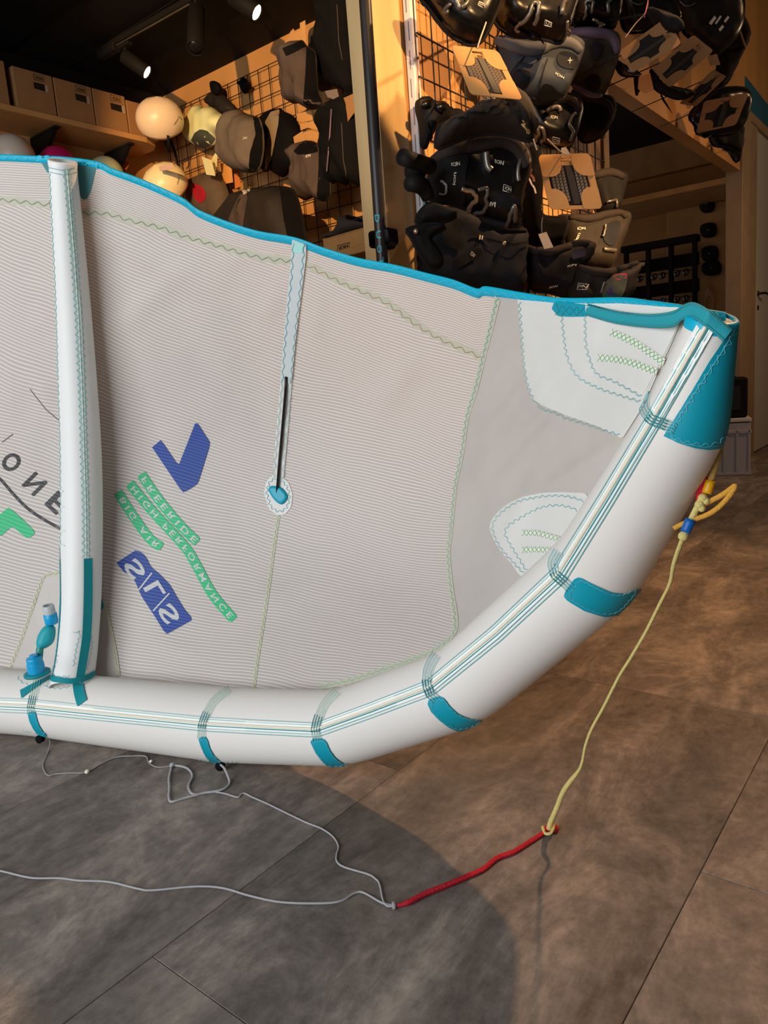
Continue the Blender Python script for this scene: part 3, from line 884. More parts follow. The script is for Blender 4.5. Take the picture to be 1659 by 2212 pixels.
LENS = mat('lit_lens', (255, 240, 190), 0.3, emit=14)
LENSOFF = mat('dark_lens', (26, 22, 20), 0.2)


def spot(pa, pb_, za, r, lit, label):
    """cylinder from pixel pa (back) to pb_ (lens end) near the track"""
    a = onz(*pa, za[0]); b = onz(*pb_, za[1])
    d = (b-a)/np.linalg.norm(b-a)
    root = empty('spot_lamp', a, label=label, cat='spotlight', group='spot lamps on the ceiling track')
    L = float(np.linalg.norm(b-a))
    v, f = g_lathe(a, d, [(r*0.8, 0), (r, 0.006), (r, L-0.004), (r*0.92, L), (r*0.9, L-0.02)], 24); mk('body', v, f, BLK, root)
    v, f = g_lathe(a, d, [(r*0.9, L-0.012), (r*0.86, L-0.006), (0.001, L-0.004)], 24); mk('lens', v, f, LENS if lit else LENSOFF, root)
    t = a+d*0.02
    v, f = g_tube([t, (t+np.array([t[0], t[1], zt]))/2, np.array([t[0], t[1], zt-0.01])], 0.008, 8); mk('stem', v, f, BLK, root)
    v, f = g_box((t[0], t[1], zt-0.022), (0.10, 0.034, 0.02), axm, 0.002); mk('adapter', v, f, BLK, root, False)
    return root


spot((266, 120), (319, 157), (2.70, 2.60), 0.038, True, 'black cylinder spot lamp, lit, nearest the shelf end')
spot((500, -10), (556, 28), (2.70, 2.60), 0.040, True, 'black cylinder spot lamp, lit, cut off at the top of the photo')
spot((425, 22), (422, 105), (2.70, 2.46), 0.042, False, 'black cylinder spot lamp hanging straight down, unlit')

# ================================================================== the kite
TUBE_M = mat('white_dacron', (236, 233, 228), 0.5, bump=0.05, bscale=900, spec=0.35, trans=0.12)
FILM = mat('white_film', (240, 240, 236), 0.42, bump=0.08, bscale=500, spec=0.4, trans=0.25, var=0.02)
TEAL = mat('teal_webbing', (0, 150, 172), 0.5, spec=0.35, bump=0.05, bscale=500)
TEALB = mat('bright_teal_edging', (0, 172, 204), 0.45, spec=0.35)
TEALD = mat('deep_teal_tape', (6, 136, 146), 0.55, spec=0.3, bump=0.08, bscale=700)
TEALT = mat('teal_thread', (108, 190, 194), 0.6)
TEALTD = mat('dark_teal_thread', (58, 148, 158), 0.6)
PALET = mat('pale_teal_thread', (150, 205, 208), 0.6)
MINT = mat('mint_thread', (148, 206, 188), 0.6)
CREAM = mat('cream_piping', (232, 226, 206), 0.6, bump=0.15, bscale=400)
PALEG = mat('pale_green_tape', (214, 216, 196), 0.6, trans=0.3)
GREYT = mat('grey_thread', (96, 92, 92), 0.6)
REDT = mat('red_thread', (178, 84, 70), 0.6)
YELT = mat('pale_yellow_thread', (206, 204, 160), 0.6)
RIPSTOP = cloth_mat('ripstop_canopy', (196, 188, 182), (232, 230, 228), 0.17)
BLUEP = cloth_mat('blue_print', (50, 78, 158), (92, 116, 182), 0.2, 0.24)
GREENP = cloth_mat('green_print', (64, 198, 136), (108, 212, 164), 0.2, 0.24)
DARKP = cloth_mat('dark_grey_print', (70, 70, 72), (110, 110, 112), 0.2, 0.24)
LETTER = cloth_mat('unprinted_letter', (214, 216, 214), (236, 236, 236), 0.25, 0.24)
SHEER = mat('sheer_panel', (214, 208, 202), 0.36, var=0.05, vscale=7, bump=0.10, bscale=700, trans=0.28, spec=0.5)


def cloth_uv(px, py):
    """woven line coordinate on the canopy: lines run slightly down to the right, a little wavy with the cloth"""
    x, y = px/1000.0, py/1000.0
    te_ = np.interp(px, te_x, te_y); sm = np.interp(px, [-340, 0, 108, 180, 230, 345, 470, 632, 700, 830, 960, 1045, 1080], [430, 432, 442, 461, 461, 490, 530, 563, 590, 650, 735, 772, 790])
    if py < sm and px < 1078:
        return (px/9.0, (py-te_+3*noise.noise(Vector((x*9, y*5, 0.3))))/5.2, 0.0)
    g = 1000*(0.19*x + 0.34*x*(1.42-y))
    wv = 15*noise.noise(Vector((x*5.2, y*5.2, 0.3)))+7*noise.noise(Vector((x*13, y*11, 4.3)))
    return (px/9.0, (py-g+wv)/8.1, 0.0)


# ---- leading edge: inner / outer silhouette pixels, range of the tube axis and radius
KN = [((-330, 1442), (-345, 1548), None), ((-60, 1442), (-70, 1578), None), ((80, 1450), (88, 1589), None), ((492, 1485), (478, 1648), None), ((725, 1492), (752, 1655), 0.0718),
      ((942, 1414), (1050, 1557), 0.070), ((1190, 1200), (1385, 1270), 0.0715), ((1385, 890), (1562, 968), 0.0531), ((1484, 690), (1594, 690), 0.0268)]
LEC, LER = [], []
for k, (a, b, r) in enumerate(KN):
    ra, rb = ray(*a), ray(*b); s = math.sin(math.acos(min(1, ra@rb))/2); c = ra+rb; c /= np.linalg.norm(c)
    d = CAM_H/(s-c[2]) if r is None else r/s
    LEC.append(CAM+c*d); LER.append(d*s)
LEC, LER = np.array(LEC), np.array(LER)
LED = np.linalg.norm(LEC-CAM, axis=1)
seg = []
rad = []
for i in range(len(LEC)-1):
    n_ = 12
    for t in np.linspace(0, 1, n_, endpoint=False):
        seg.append(LEC[i]*(1-t)+LEC[i+1]*t); rad.append(LER[i]*(1-t)+LER[i+1]*t)
seg.append(LEC[-1]); rad.append(LER[-1])
seg, rad = np.array(seg), np.array(rad)
for _ in range(3):
    seg[1:-1] = 0.25*seg[:-2]+0.5*seg[1:-1]+0.25*seg[2:]
base = np.array([LEC[3][0], LEC[3][1], 0.0])
kite = empty('kite', base, label='white inflatable kite with teal edging standing on its leading edge on the shop floor', cat='kite')
V, Fc = g_tube(seg, rad, 56)
LEV = (V, Fc)
le = mk('leading_edge', V, Fc, TUBE_M, kite)


def led(px, py):
    c = np.array([((a[0]+b[0])/2, (a[1]+b[1])/2) for a, b, r in KN])
    k = np.argmin(np.hypot(c[:, 0]-px, c[:, 1]-py)); return float(LED[k]*0.97)


SLE = Surf(V, Fc, led)
SLE.axis = resample(np.array([((a[0]+b[0])/2, (a[1]+b[1])/2) for a, b, r in KN]), 6)

# ---- canopy: depth field between leading edge and trailing edge
TE = [(-340, 338), (-200, 332), (-60, 334), (0, 333), (70, 336), (135, 338), (210, 348), (240, 362), (300, 384), (360, 410), (400, 430), (430, 453), (500, 481), (560, 499), (636, 512), (700, 535), (775, 557), (850, 571),
      (920, 589), (980, 604), (1030, 623), (1050, 618), (1120, 630), (1211, 643), (1344, 642), (1400, 648), (1461, 656), (1500, 663), (1568, 674)]
TER = [(-340, 2.35), (-60, 2.02), (135, 1.87), (400, 1.73), (645, 1.57), (850, 1.43), (1030, 1.30), (1200, 1.16), (1450, 1.005), (1568, 0.962)]
ter_x = [q[0] for q in TER]; ter_d = [q[1] for q in TER]
te_x = np.array([q[0] for q in TE], float); te_y = np.array([q[1] for q in TE], float)
CP, CDp = [], []
for x, d in TER:
    CP.append((x, np.interp(x, te_x, te_y))); CDp.append(d)
for k, (a, b, r) in enumerate(KN[:-1]):
    CP.append(a); CDp.append(LED[k]+(0.03 if k < 5 else 0.012))
CP.append((1490, 700)); CDp.append(0.972)
for x, y, d in [(135, 700, 1.97), (160, 1100, 2.06), (400, 900, 1.90), (640, 900, 1.77), (600, 1250, 1.80), (850, 900, 1.60), (850, 1250, 1.60), (1050, 900, 1.39), (1100, 1120, 1.32), (1250, 850, 1.16), (1330, 760, 1.08), (-60, 900, 2.17), (-340, 900, 2.5)]:
    CP.append((x, y)); CDp.append(d)
CP = np.array(CP)/1000.0; CDp = np.array(CDp)


def tps(r2): return np.where(r2 > 1e-12, 0.5*r2*np.log(r2+1e-12), 0)


nC = len(CP)
K_ = tps(((CP[:, None]-CP[None])**2).sum(-1))+np.eye(nC)*2e-4
A_ = np.block([[K_, np.c_[np.ones(nC), CP]], [np.c_[np.ones(nC), CP].T, np.zeros((3, 3))]])
WT = np.linalg.solve(A_, np.r_[CDp, 0, 0, 0])
# folds in the cloth: (x0, y0, x1, y1, width px, height m)
FOLDS = [(190, 480, 420, 620, 26, .006), (250, 720, 420, 560, 22, .005), (420, 600, 520, 900, 40, .007), (850, 620, 870, 850, 30, .008), (940, 740, 800, 900, 26, .007), (900, 700, 780, 1000, 34, .006),
         (1270, 735, 1010, 1050, 22, .018), (1230, 880, 1060, 1060, 16, .016), (1130, 800, 1020, 930, 20, .016), (1330, 960, 1180, 1060, 17, .014), (1100, 700, 1050, 820, 18, .009), (1300, 690, 1240, 860, 16, .008), (1190, 960, 1080, 1200, 18, .009), (1130, 680, 1180, 860, 14, .005),
         (60, 780, 130, 920, 22, .006), (0, 920, 90, 1010, 20, .005), (60, 1280, 110, 1390, 16, .005), (230, 1280, 250, 1400, 14, .005), (330, 1380, 430, 1420, 20, .004), (480, 1330, 700, 1250, 30, .005),
         (690, 1080, 950, 1010, 30, .006), (560, 700, 600, 620, 24, .006), (690, 620, 680, 740, 18, .006), (1000, 640, 1050, 700, 14, .005)]


def canopy_d(px, py):
    q = np.array((px, py), float)/1000.0
    d = float(tps(((CP-q)**2).sum(-1))@WT[:nC]+WT[nC]+WT[nC+1]*q[0]+WT[nC+2]*q[1])
    for x0, y0, x1, y1, w_, h_ in FOLDS:
        ab = np.array((x1-x0, y1-y0), float); ap = np.array((px-x0, py-y0), float)
        t = max(0, min(1, ap@ab/(ab@ab))); e = np.hypot(*(ap-ab*t))/w_
        if e < 3: d -= h_*math.exp(-e*e)*(0.35+0.65*math.sin(math.pi*min(max(t, 0.02), 0.98)))
    d += 0.0035*noise.noise(Vector((px/120.0, py/160.0, 1.7)))+0.0022*noise.noise(Vector((px/45.0, py/60.0, 5.1)))
    return d


Bc = smooth_line([(-340, 1462), (-60, 1462), (150, 1478), (500, 1503), (740, 1508), (955, 1432), (1210, 1216), (1338, 1012), (1408, 892), (1500, 692)], 12)
Bt = resample(Bc, 4)
nt = 190
Bu = resample(Bc, 1)
sB = np.linspace(0, 1, len(Bu))
tk = np.array([0, .14, .25, .42, .53, .64, .78, .87, .92, 1.0])
# matched stations bottom -> top
bx = [(-340, 1462), (-60, 1462), (150, 1478), (500, 1503), (740, 1508), (955, 1432), (1210, 1216), (1338, 1012), (1408, 892), (1500, 692)]
tx = [-340, -60, 130, 480, 645, 850, 1080, 1260, 1370, 1500]
bidx = [int(np.argmin(np.hypot(Bu[:, 0]-p[0], Bu[:, 1]-p[1]))) for p in bx]
cols = []
for t in np.linspace(0, 9, nt):
    i = min(int(t), 8); f_ = t-i
    b_ = Bu[int(round(bidx[i]*(1-f_)+bidx[i+1]*f_))]
    x_ = tx[i]*(1-f_)+tx[i+1]*f_
    cols.append((b_, np.array((x_, np.interp(x_, te_x, te_y)+4))))
nv = 130
V, UVc = [], []
for b_, t_ in cols:
    for v in np.linspace(0, 1, nv):
        p = b_*(1-v)+t_*v
        V.append(at(p[0], p[1], canopy_d(p[0], p[1]))); UVc.append(cloth_uv(p[0], p[1]))
Fc = [[i*nv+j, (i+1)*nv+j, (i+1)*nv+j+1, i*nv+j+1] for i in range(nt-1) for j in range(nv-1)]
canopy = mk('canopy', V, Fc, RIPSTOP, kite, True, UVc)
SCN = Surf(V, Fc, canopy_d)


def cpatch(name, poly, m_, parent, off=0.0012, step=14, sm=0, uv=True):
    poly = smooth_line(poly, sm, True) if sm else poly
    V, Fc, v2 = g_patch(SCN, poly, step, off)
    return mk(name, V, Fc, m_, parent, True, [cloth_uv(*p) for p in v2] if uv else None)


def ribbon(name, surf, line, wd, m_, parent, off=0.0015, step=6, sm=6, uv=False):
    L = smooth_line(line, sm) if sm and len(line) > 2 else line
    V, Fc, v2 = g_ribbon(surf, L, wd, off, step)
    return mk(name, V, Fc, m_, parent, True, [cloth_uv(*p) for p in v2] if uv else None)


def stitch(surf, lines, m_, parent, r=0.00045, off=0.0018, step=4, name='stitch_line'):
    V, Fc = join([thread(surf, l, r, off, step) for l in lines])
    o = mk(name, V, Fc, m_, parent)
    if len(lines) > 1: o['kind'] = 'stuff'
    return o


# panels of the canopy
tip = cpatch('tip_panel', [(1072, 640), (1066, 690), (1047, 770), (1032, 830), (1012, 900), (1002, 980), (988, 1050), (978, 1150), (973, 1200), (981, 1280), (987, 1345), (980, 1388), (1060, 1350), (1216, 1216), (1342, 1010), (1412, 890), (1500, 700), (1490, 668), (1344, 655), (1200, 655)],
             SHEER, kite, 0.0022, 9)
tip['label'] = 'sheer white panel of the wingtip without stripes'
r1 = cpatch('reinforcement_patch', [(1122, 645), (1128, 700), (1135, 780), (1143, 830), (1155, 862), (1200, 886), (1300, 922), (1350, 948), (1395, 878), (1475, 700), (1485, 668), (1344, 655), (1200, 652)], FILM, canopy, 0.0042, 10, uv=False)
r2 = cpatch('reinforcement_patch', [(1213, 655), (1222, 720), (1230, 765), (1243, 800), (1260, 815), (1295, 838), (1395, 868), (1475, 700), (1485, 668), (1344, 657)], FILM, canopy, 0.0052, 10, uv=False)
r3 = cpatch('reinforcement_patch', [(1271, 660), (1276, 720), (1276, 750), (1286, 785), (1300, 808), (1400, 852), (1475, 700), (1485, 668), (1344, 658)], FILM, canopy, 0.0062, 10, uv=False)
stitch(SCN, [zigzag([(1127, 650), (1132, 720), (1139, 800), (1147, 835), (1165, 872), (1205, 893), (1300, 925), (1345, 940)], 15, 3.2)], TEALT, canopy, off=0.0058)
stitch(SCN, [zigzag([(1219, 670), (1227, 740), (1236, 780), (1250, 805), (1270, 822), (1310, 842), (1392, 868)], 15, 3.2)], TEALT, canopy, off=0.0068)
stitch(SCN, [zigzag([(1272, 680), (1275, 740), (1280, 770), (1300, 808), (1340, 826), (1395, 858)], 15, 3.2)], TEALT, canopy, off=0.0078)
for a_, b_ in (((1331, 716), (1445, 786)), ((1302, 771), (1430, 806))):
    L = [np.array(a_)*(1-t)+np.array(b_)*t+np.array((0, -6*math.sin(math.pi*t))) for t in np.linspace(0, 1, 8)]
    ribbon('webbing_strip', SCN, L, 0.009, mat('pale_yellow_webbing', (232, 230, 200), 0.6), canopy, 0.0075, 6, 0)
    stitch(SCN, [zigzag(L, 20, 8), zigzag(L, 20, 8, 1)], TEALT, canopy, off=0.0086, r=0.00035)
r4 = cpatch('reinforcement_patch', [(1275, 1072), (1235, 1064), (1190, 1063), (1140, 1072), (1100, 1090), (1075, 1112), (1062, 1135), (1068, 1160), (1085, 1190), (1110, 1220), (1135, 1248), (1180, 1222), (1250, 1130)], FILM, canopy, 0.0042, 8, 4, uv=False)
r5 = cpatch('reinforcement_patch', [(1265, 1100), (1230, 1092), (1190, 1092), (1150, 1104), (1118, 1122), (1098, 1140), (1100, 1165), (1118, 1195), (1142, 1240), (1180, 1218), (1240, 1135)], FILM, canopy, 0.0052, 8, 4, uv=False)
stitch(SCN, [zigzag([(1268, 1083), (1235, 1073), (1190, 1070), (1140, 1079), (1104, 1097), (1080, 1117), (1069, 1138), (1076, 1164), (1092, 1192), (1115, 1218), (1136, 1240)], 14, 2.8),
             zigzag([(1255, 1103), (1230, 1094), (1192, 1093), (1150, 1107), (1120, 1124), (1098, 1145), (1103, 1168), (1122, 1200), (1143, 1235)], 14, 2.8)], TEALT, canopy, off=0.0068)
for L in ([(1136, 1152), (1170, 1152), (1218, 1166)], [(1136, 1190), (1165, 1189), (1200, 1190)]):
    ribbon('webbing_strip', SCN, L, 0.008, MATS['pale_yellow_webbing'], canopy, 0.0075, 6, 0)
    stitch(SCN, [zigzag(resample(L, 4), 18, 7), zigzag(resample(L, 4), 18, 7, 1)], TEALT, canopy, off=0.0086, r=0.00035)
# seams
SEAM_T = [[(-120, 432), (0, 432), (50, 436), (108, 442)], [(180, 461), (230, 461), (290, 478), (345, 490), (400, 510), (470, 530), (560, 555), (632, 563)],
          [(656, 567), (700, 590), (760, 620), (830, 650), (900, 700), (960, 735), (1045, 772)]]
for k, L in enumerate(SEAM_T):
    ribbon('seam_tape', SCN, L, 0.017, PALEG, canopy, 0.0014, 8)
    stitch(SCN, [zigzag(L, 26, 4.5)], REDT if k == 2 else GREYT, canopy, r=0.0004, off=0.003)
SV = [(1078, 642), (1066, 690), (1047, 770), (1032, 830), (1012, 900), (1000, 980), (986, 1050), (976, 1150), (971, 1200), (978, 1280), (986, 1340), (980, 1375), (935, 1410), (850, 1442), (760, 1472), (690, 1486)]
ribbon('seam_tape', SCN, SV, 0.014, PALEG, canopy, 0.0034, 8, 5)
stitch(SCN, [zigzag(SV[:8], 16, 3)], TEALT, canopy, r=0.0004, off=0.0050)
stitch(SCN, [zigzag(SV[7:], 15, 3)], MINT, canopy, r=0.0004, off=0.0050)
SB = [(602, 1112), (592, 1180), (576, 1300), (560, 1400), (548, 1490)]
ribbon('seam_tape', SCN, SB, 0.010, PALEG, canopy, 0.0014, 8)
stitch(SCN, [zigzag(SB, 15, 2.6)], YELT, canopy, r=0.0004, off=0.003)
# plain panels at the foot of the strut, with stitched borders
for poly, bl in (([(14, 1462), (50, 1370), (88, 1262), (96, 1243), (112, 1236), (150, 1234), (150, 1476), (60, 1470)], [(22, 1445), (52, 1368), (86, 1268), (96, 1246), (115, 1240), (140, 1238)]),
                 ([(190, 1270), (226, 1298), (236, 1340), (248, 1400), (260, 1484), (190, 1480)], [(226, 1300), (238, 1350), (250, 1410), (257, 1460)])):
    p = cpatch('plain_panel', poly, SHEER, canopy, 0.0014, 12)
    ribbon('seam_tape', SCN, bl, 0.010, PALEG, canopy, 0.0024, 8)
    stitch(SCN, [zigzag(bl, 13, 2.6)], YELT, canopy, r=0.0005, off=0.0038)
# corner reinforcements behind the top of the strut, seen through the cloth
TEALS = mat('teal_cloth_behind', (84, 150, 158), 0.6, trans=0.3)
cpatch('corner_patch', [(90, 350), (110, 350), (110, 378), (104, 374), (94, 358)], TEALS, canopy, 0.0016, 8, uv=False)
cpatch('corner_patch', [(168, 356), (208, 362), (203, 385), (196, 415), (188, 430), (180, 432), (172, 420)], TEALS, canopy, 0.0016, 8, uv=False)

# ---- prints
def pprint(name, poly, m_, step=12, off=0.0018):
    return cpatch(name, poly, m_, canopy, off, step)


pprint('print_tick', [(329, 966), (348, 950), (386, 1006), (424, 909), (455, 957), (428, 1044), (412, 1056), (395, 1064)], BLUEP)
pprint('print_block', [(252, 1216), (296, 1187), (316, 1202), (326, 1225), (345, 1240), (368, 1264), (384, 1292), (400, 1318), (418, 1338), (359, 1371), (334, 1330), (306, 1288), (290, 1250), (268, 1235)], BLUEP)


def strip(name, C, hw, text_, t0, t1, lift):
    C = smooth_line(C, 6)
    T = np.gradient(C, axis=0); T /= np.linalg.norm(T, axis=1)[:, None]; Nn = np.stack([-T[:, 1], T[:, 0]], 1)
    o = pprint(name, list(C-Nn*hw)+list((C+Nn*hw)[::-1]), GREENP, 8)
    V2, F2 = text_geo(text_)
    lo, hi = V2.min(0), V2.max(0); U = (V2-lo)/(hi-lo)
    s = np.r_[0, np.cumsum(np.linalg.norm(np.diff(C, axis=0), axis=1))]
    q = (t0+(t1-t0)*U[:, 0])*s[-1]
    P = np.stack([np.interp(q, s, C[:, k]) for k in (0, 1)], 1); N2 = np.stack([np.interp(q, s, Nn[:, k]) for k in (0, 1)], 1)
    P = P+N2*((U[:, 1:]-0.5)*2*hw*lift)
    V, F3 = lay(SCN, P, F2, 0.0026)
    mk('print_lettering', V, F3, LETTER, canopy, False, [cloth_uv(*p) for p in P])['kind'] = 'stuff'


def wide(s): return ' '.join(s)


strip('print_strip', [(305, 1024), (340, 1075), (385, 1130), (427, 1172)], 10.5, wide('FREERIDE'), 0.05, 0.98, 0.62)
strip('print_strip', [(280, 1044), (330, 1105), (400, 1182), (425, 1222), (460, 1285), (506, 1339)], 10.5, wide('HIGH')+'   '+wide('PERFORMANCE'), 0.03, 0.98, 0.62)
strip('print_strip', [(255, 1063), (290, 1118), (325, 1165), (350, 1182)], 10.5, wide('BIG')+'   '+wide('AIR'), 0.10, 0.96, 0.62)


def letter(s, c, along, up, m_=None, off=0.0028):
    """mirrored letter: centre, half vectors along the line and up (pixels)"""
    c, al, up = (np.asarray(q, float) for q in (c, along, up))
    V2, F2 = text_geo(s); lo, hi = V2.min(0), V2.max(0); U = (V2-lo)/(hi-lo)*2-1
    P = c+U[:, :1]*al+U[:, 1:]*up
    V, F3 = lay(SCN, P, F2, off)
    mk('print_lettering', V, F3, m_ or LETTER, canopy, False, [cloth_uv(*p) for p in P])


letter('S', (292, 1230), (12, 17), (-16, 9)); letter('L', (335, 1276), (9, 14), (-16, 9)); letter('S', (366, 1327), (12, 17), (-16, 9))
for a_, b_ in (((329, 1238), (301, 1274)), ((367, 1282), (332, 1320))):
    ribbon('print_slash', SCN, [a_, b_], 0.0042, LETTER, canopy, 0.0028, 6, 0, True)
for s_, c_ in (('T', (-20, 952)), ('O', (25, 998)), ('N', (75, 1045)), ('E', (124, 1086))):
    letter(s_, c_, (13, 12), (-15, 15), DARKP, 0.0020)
pprint('print_arrow', [(-30, 1160), (-20, 1130), (18, 1096), (30, 1104), (50, 1122), (78, 1150), (62, 1165), (45, 1152), (27, 1136), (0, 1160)], GREENP)
ribbon('print_line', SCN, [(-40, 1000), (0, 1034), (30, 1068), (60, 1098), (95, 1122), (140, 1147)], 0.0075, DARKP, canopy, 0.0020, 5, 6, True)
stitch(SCN, [[(65, 840), (80, 860), (100, 885), (130, 910)], [(5, 955), (28, 938)]], mat('shade_line_grey', (120, 114, 110), 0.7), canopy, r=0.0012, off=0.0006)  # grey threads drawing the shade of lines behind the cloth

# ---- trailing edge binding
upper = smooth_line(TE, 4)
lw_ = 20
low = [(x, y+np.interp(x, [-340, 0, 300, 640, 900, 1100, 1300, 1500, 1568], [15, 15, 16, 18, 19, 22, 22, 20, 18])) for x, y in upper]
V = []
for (x0, y0), (x1, y1) in zip(upper, low):
    da, db = canopy_d(x0, y0), canopy_d(x1, y1)
    n_ = np.array(FWD)*0
    for t, o_ in ((0.0, 0.0), (0.12, -0.0025), (0.5, -0.003), (1.0, -0.0016)):
        V.append(at(x0*(1-t)+x1*t, y0*(1-t)+y1*t, (da*(1-t)+db*t)+o_))
    for t, o_ in ((1.0, 0.002), (0.12, 0.003)):
        V.append(at(x0*(1-t)+x1*t, y0*(1-t)+y1*t, (da*(1-t)+db*t)+o_))
k_ = 6
Fc = [[i*k_+j, i*k_+(j+1) % k_, (i+1)*k_+(j+1) % k_, (i+1)*k_+j] for i in range(len(upper)-1) for j in range(k_)]
bind = mk('trailing_edge', V, Fc, TEALB, kite); bind['label'] = 'bright teal binding along the trailing edge'
SBD = Surf(V, Fc, lambda x, y: canopy_d(x, y))
mid = [((a[0]+b[0])/2, (a[1]+b[1])/2) for a, b in zip(upper, low)]
stitch(SBD, [zigzag([p for p in mid if p[0] > -100][::3], 22, 4)], mat('light_teal_thread', (110, 206, 220), 0.6), bind, r=0.00045, off=0.0008)
for poly in ([(76, 333), (108, 330), (108, 352), (78, 353)], [(165, 340), (212, 347), (212, 364), (168, 360)]):
    V, Fc, v2 = g_patch(SBD, poly, 8, 0.0016); mk('binding_overlap', V, Fc, TEALB, bind)

# ---- seam, stitches and protector bands of the leading edge
SL = [(-200, 1516), (-40, 1519), (70, 1524), (250, 1543), (440, 1562), (560, 1569), (683, 1575), (800, 1533), (928, 1484), (1070, 1368), (1207, 1240), (1310, 1075), (1412, 906), (1475, 795), (1527, 702)]
SLr = resample(np.array(SL, float), 8)
ribbon('seam_flap', SLE, SLr, 0.020, mat('seam_cloth', (240, 239, 234), 0.5, spec=0.35, bump=0.06, bscale=800), le, 0.0012, 8, 0)
V, Fc = g_tube([SLE.hit(p[0], p[1], 0.0022)[0] for p in SLr], 0.0026, 8); mk('seam_piping', V, Fc, CREAM, le)
sc = lambda p: np.interp(p[0], [0, 700, 1200, 1500], [1.0, 1.0, 1.25, 1.1])
SC_ = np.array([sc(p) for p in SLr])
T_ = np.gradient(SLr, axis=0); T_ /= np.linalg.norm(T_, axis=1)[:, None]; N_ = np.stack([-T_[:, 1], T_[:, 0]], 1)
for o_, m_, r_ in ((-13, PALET, 0.0007), (-8, TEALT, 0.0007), (5.5, TEALTD, 0.0012), (11, TEALT, 0.0007), (17, TEALT, 0.0007)):
    V, Fc = thread(SLE, SLr+N_*(o_*SC_)[:, None], r_, 0.0016, 8); mk('stitch_line', V, Fc, m_, le)
KS = [[(82, 1468), (76, 1495), (70, 1522), (68, 1540)], [(497, 1490), (465, 1515), (447, 1545), (439, 1568), (436, 1594)], [(730, 1495), (704, 1522), (690, 1552), (684, 1577), (687, 1598)],
      [(945, 1416), (929, 1444), (925, 1474), (932, 1498), (944, 1511)], [(1210, 1192), (1198, 1216), (1203, 1240), (1220, 1256), (1234, 1270)], [(1398, 846), (1394, 878), (1409, 904), (1438, 916), (1460, 926)]]
for k, L in enumerate(KS):
    S_ = smooth_line(L, 6); g_ = [4.5, 5, 5.5, 6, 6.5, 6.5][k]
    stitch(SLE, [offset_line(S_, o_*g_) for o_ in (-1.5, -0.5, 0.5, 1.5)], MINT if k < 3 else TEALT, le, 0.0007, 0.0036, 5)
    stitch(SLE, [offset_line(S_[int(len(S_)*0.45):int(len(S_)*0.8)], o_*g_) for o_ in (-1.5, -0.5, 0.5, 1.5)], TEALTD, le, 0.0009, 0.0046, 5)
BANDS = [[(61, 1539), (64, 1537), (78, 1537), (80, 1548), (84, 1562), (92, 1577), (104, 1590), (86, 1591), (72, 1572), (64, 1555)],
         [(430, 1596), (433, 1591), (447, 1591), (450, 1598), (455, 1616), (464, 1632), (482, 1650), (464, 1652), (446, 1635), (435, 1612)],
         [(672, 1602), (676, 1595), (698, 1594), (706, 1600), (713, 1618), (724, 1634), (740, 1648), (760, 1656), (714, 1658), (698, 1645), (682, 1624)],
         [(925, 1520), (928, 1509), (950, 1503), (961, 1508), (972, 1524), (990, 1541), (1018, 1553), (1052, 1558), (1020, 1575), (990, 1578), (970, 1570), (948, 1553), (932, 1536)],
         [(1219, 1288), (1222, 1276), (1243, 1249), (1252, 1245), (1285, 1262), (1320, 1278), (1350, 1282), (1390, 1268), (1368, 1300), (1340, 1326), (1305, 1331), (1262, 1318), (1226, 1297)]]
for B in BANDS:
    V, Fc, v2 = g_patch(SLE, B, 9, 0.0024); bnd = mk('protector_band', V, Fc, TEAL, kite)
    c_ = np.mean(np.array(B, float), axis=0)
    inner_ = [c_+(np.array(p)-c_)*0.82 for p in B]
    stitch(SLE, [zigzag(inner_+[inner_[0]], 12, 1.6)], mat('light_teal_thread', (110, 206, 220), 0.6), bnd, 0.0004, 0.0030, 4)
TP = [(1435, 941), (1470, 885), (1500, 835), (1530, 782), (1556, 742), (1576, 712), (1590, 684), (1600, 684), (1600, 800), (1585, 890), (1566, 966), (1530, 970), (1500, 966), (1465, 955)]
V, Fc, v2 = g_patch(SLE, TP, 10, 0.0026); bnd = mk('tip_protector', V, Fc, TEAL, kite)
stitch(SLE, [zigzag([(1447, 935), (1480, 885), (1510, 836), (1540, 788), (1565, 750), (1580, 718)], 24, 6), [(1444, 938), (1480, 882), (1512, 830), (1556, 760), (1582, 712)],
             zigzag([(1450, 942), (1480, 952), (1515, 958), (1545, 955), (1562, 940)], 18, 4), [(1450, 945), (1480, 957), (1520, 963), (1555, 960)]], mat('light_teal_thread', (110, 206, 220), 0.6), bnd, 0.0004, 0.0032, 5)
# open end of the tip: folded teal hem around the tube mouth
hem = [LEC[-1]+0.0]
tdir = (LEC[-1]-LEC[-2]); tdir /= np.linalg.norm(tdir)
V, Fc = g_lathe(LEC[-1]-tdir*0.012, tdir, [(LER[-1]+0.002, 0), (LER[-1]+0.003, 0.013), (LER[-1]-0.001, 0.016), (LER[-1]-0.004, 0.012)], 40, caps=False)
mk('tip_hem', V, Fc, TEALB, kite)

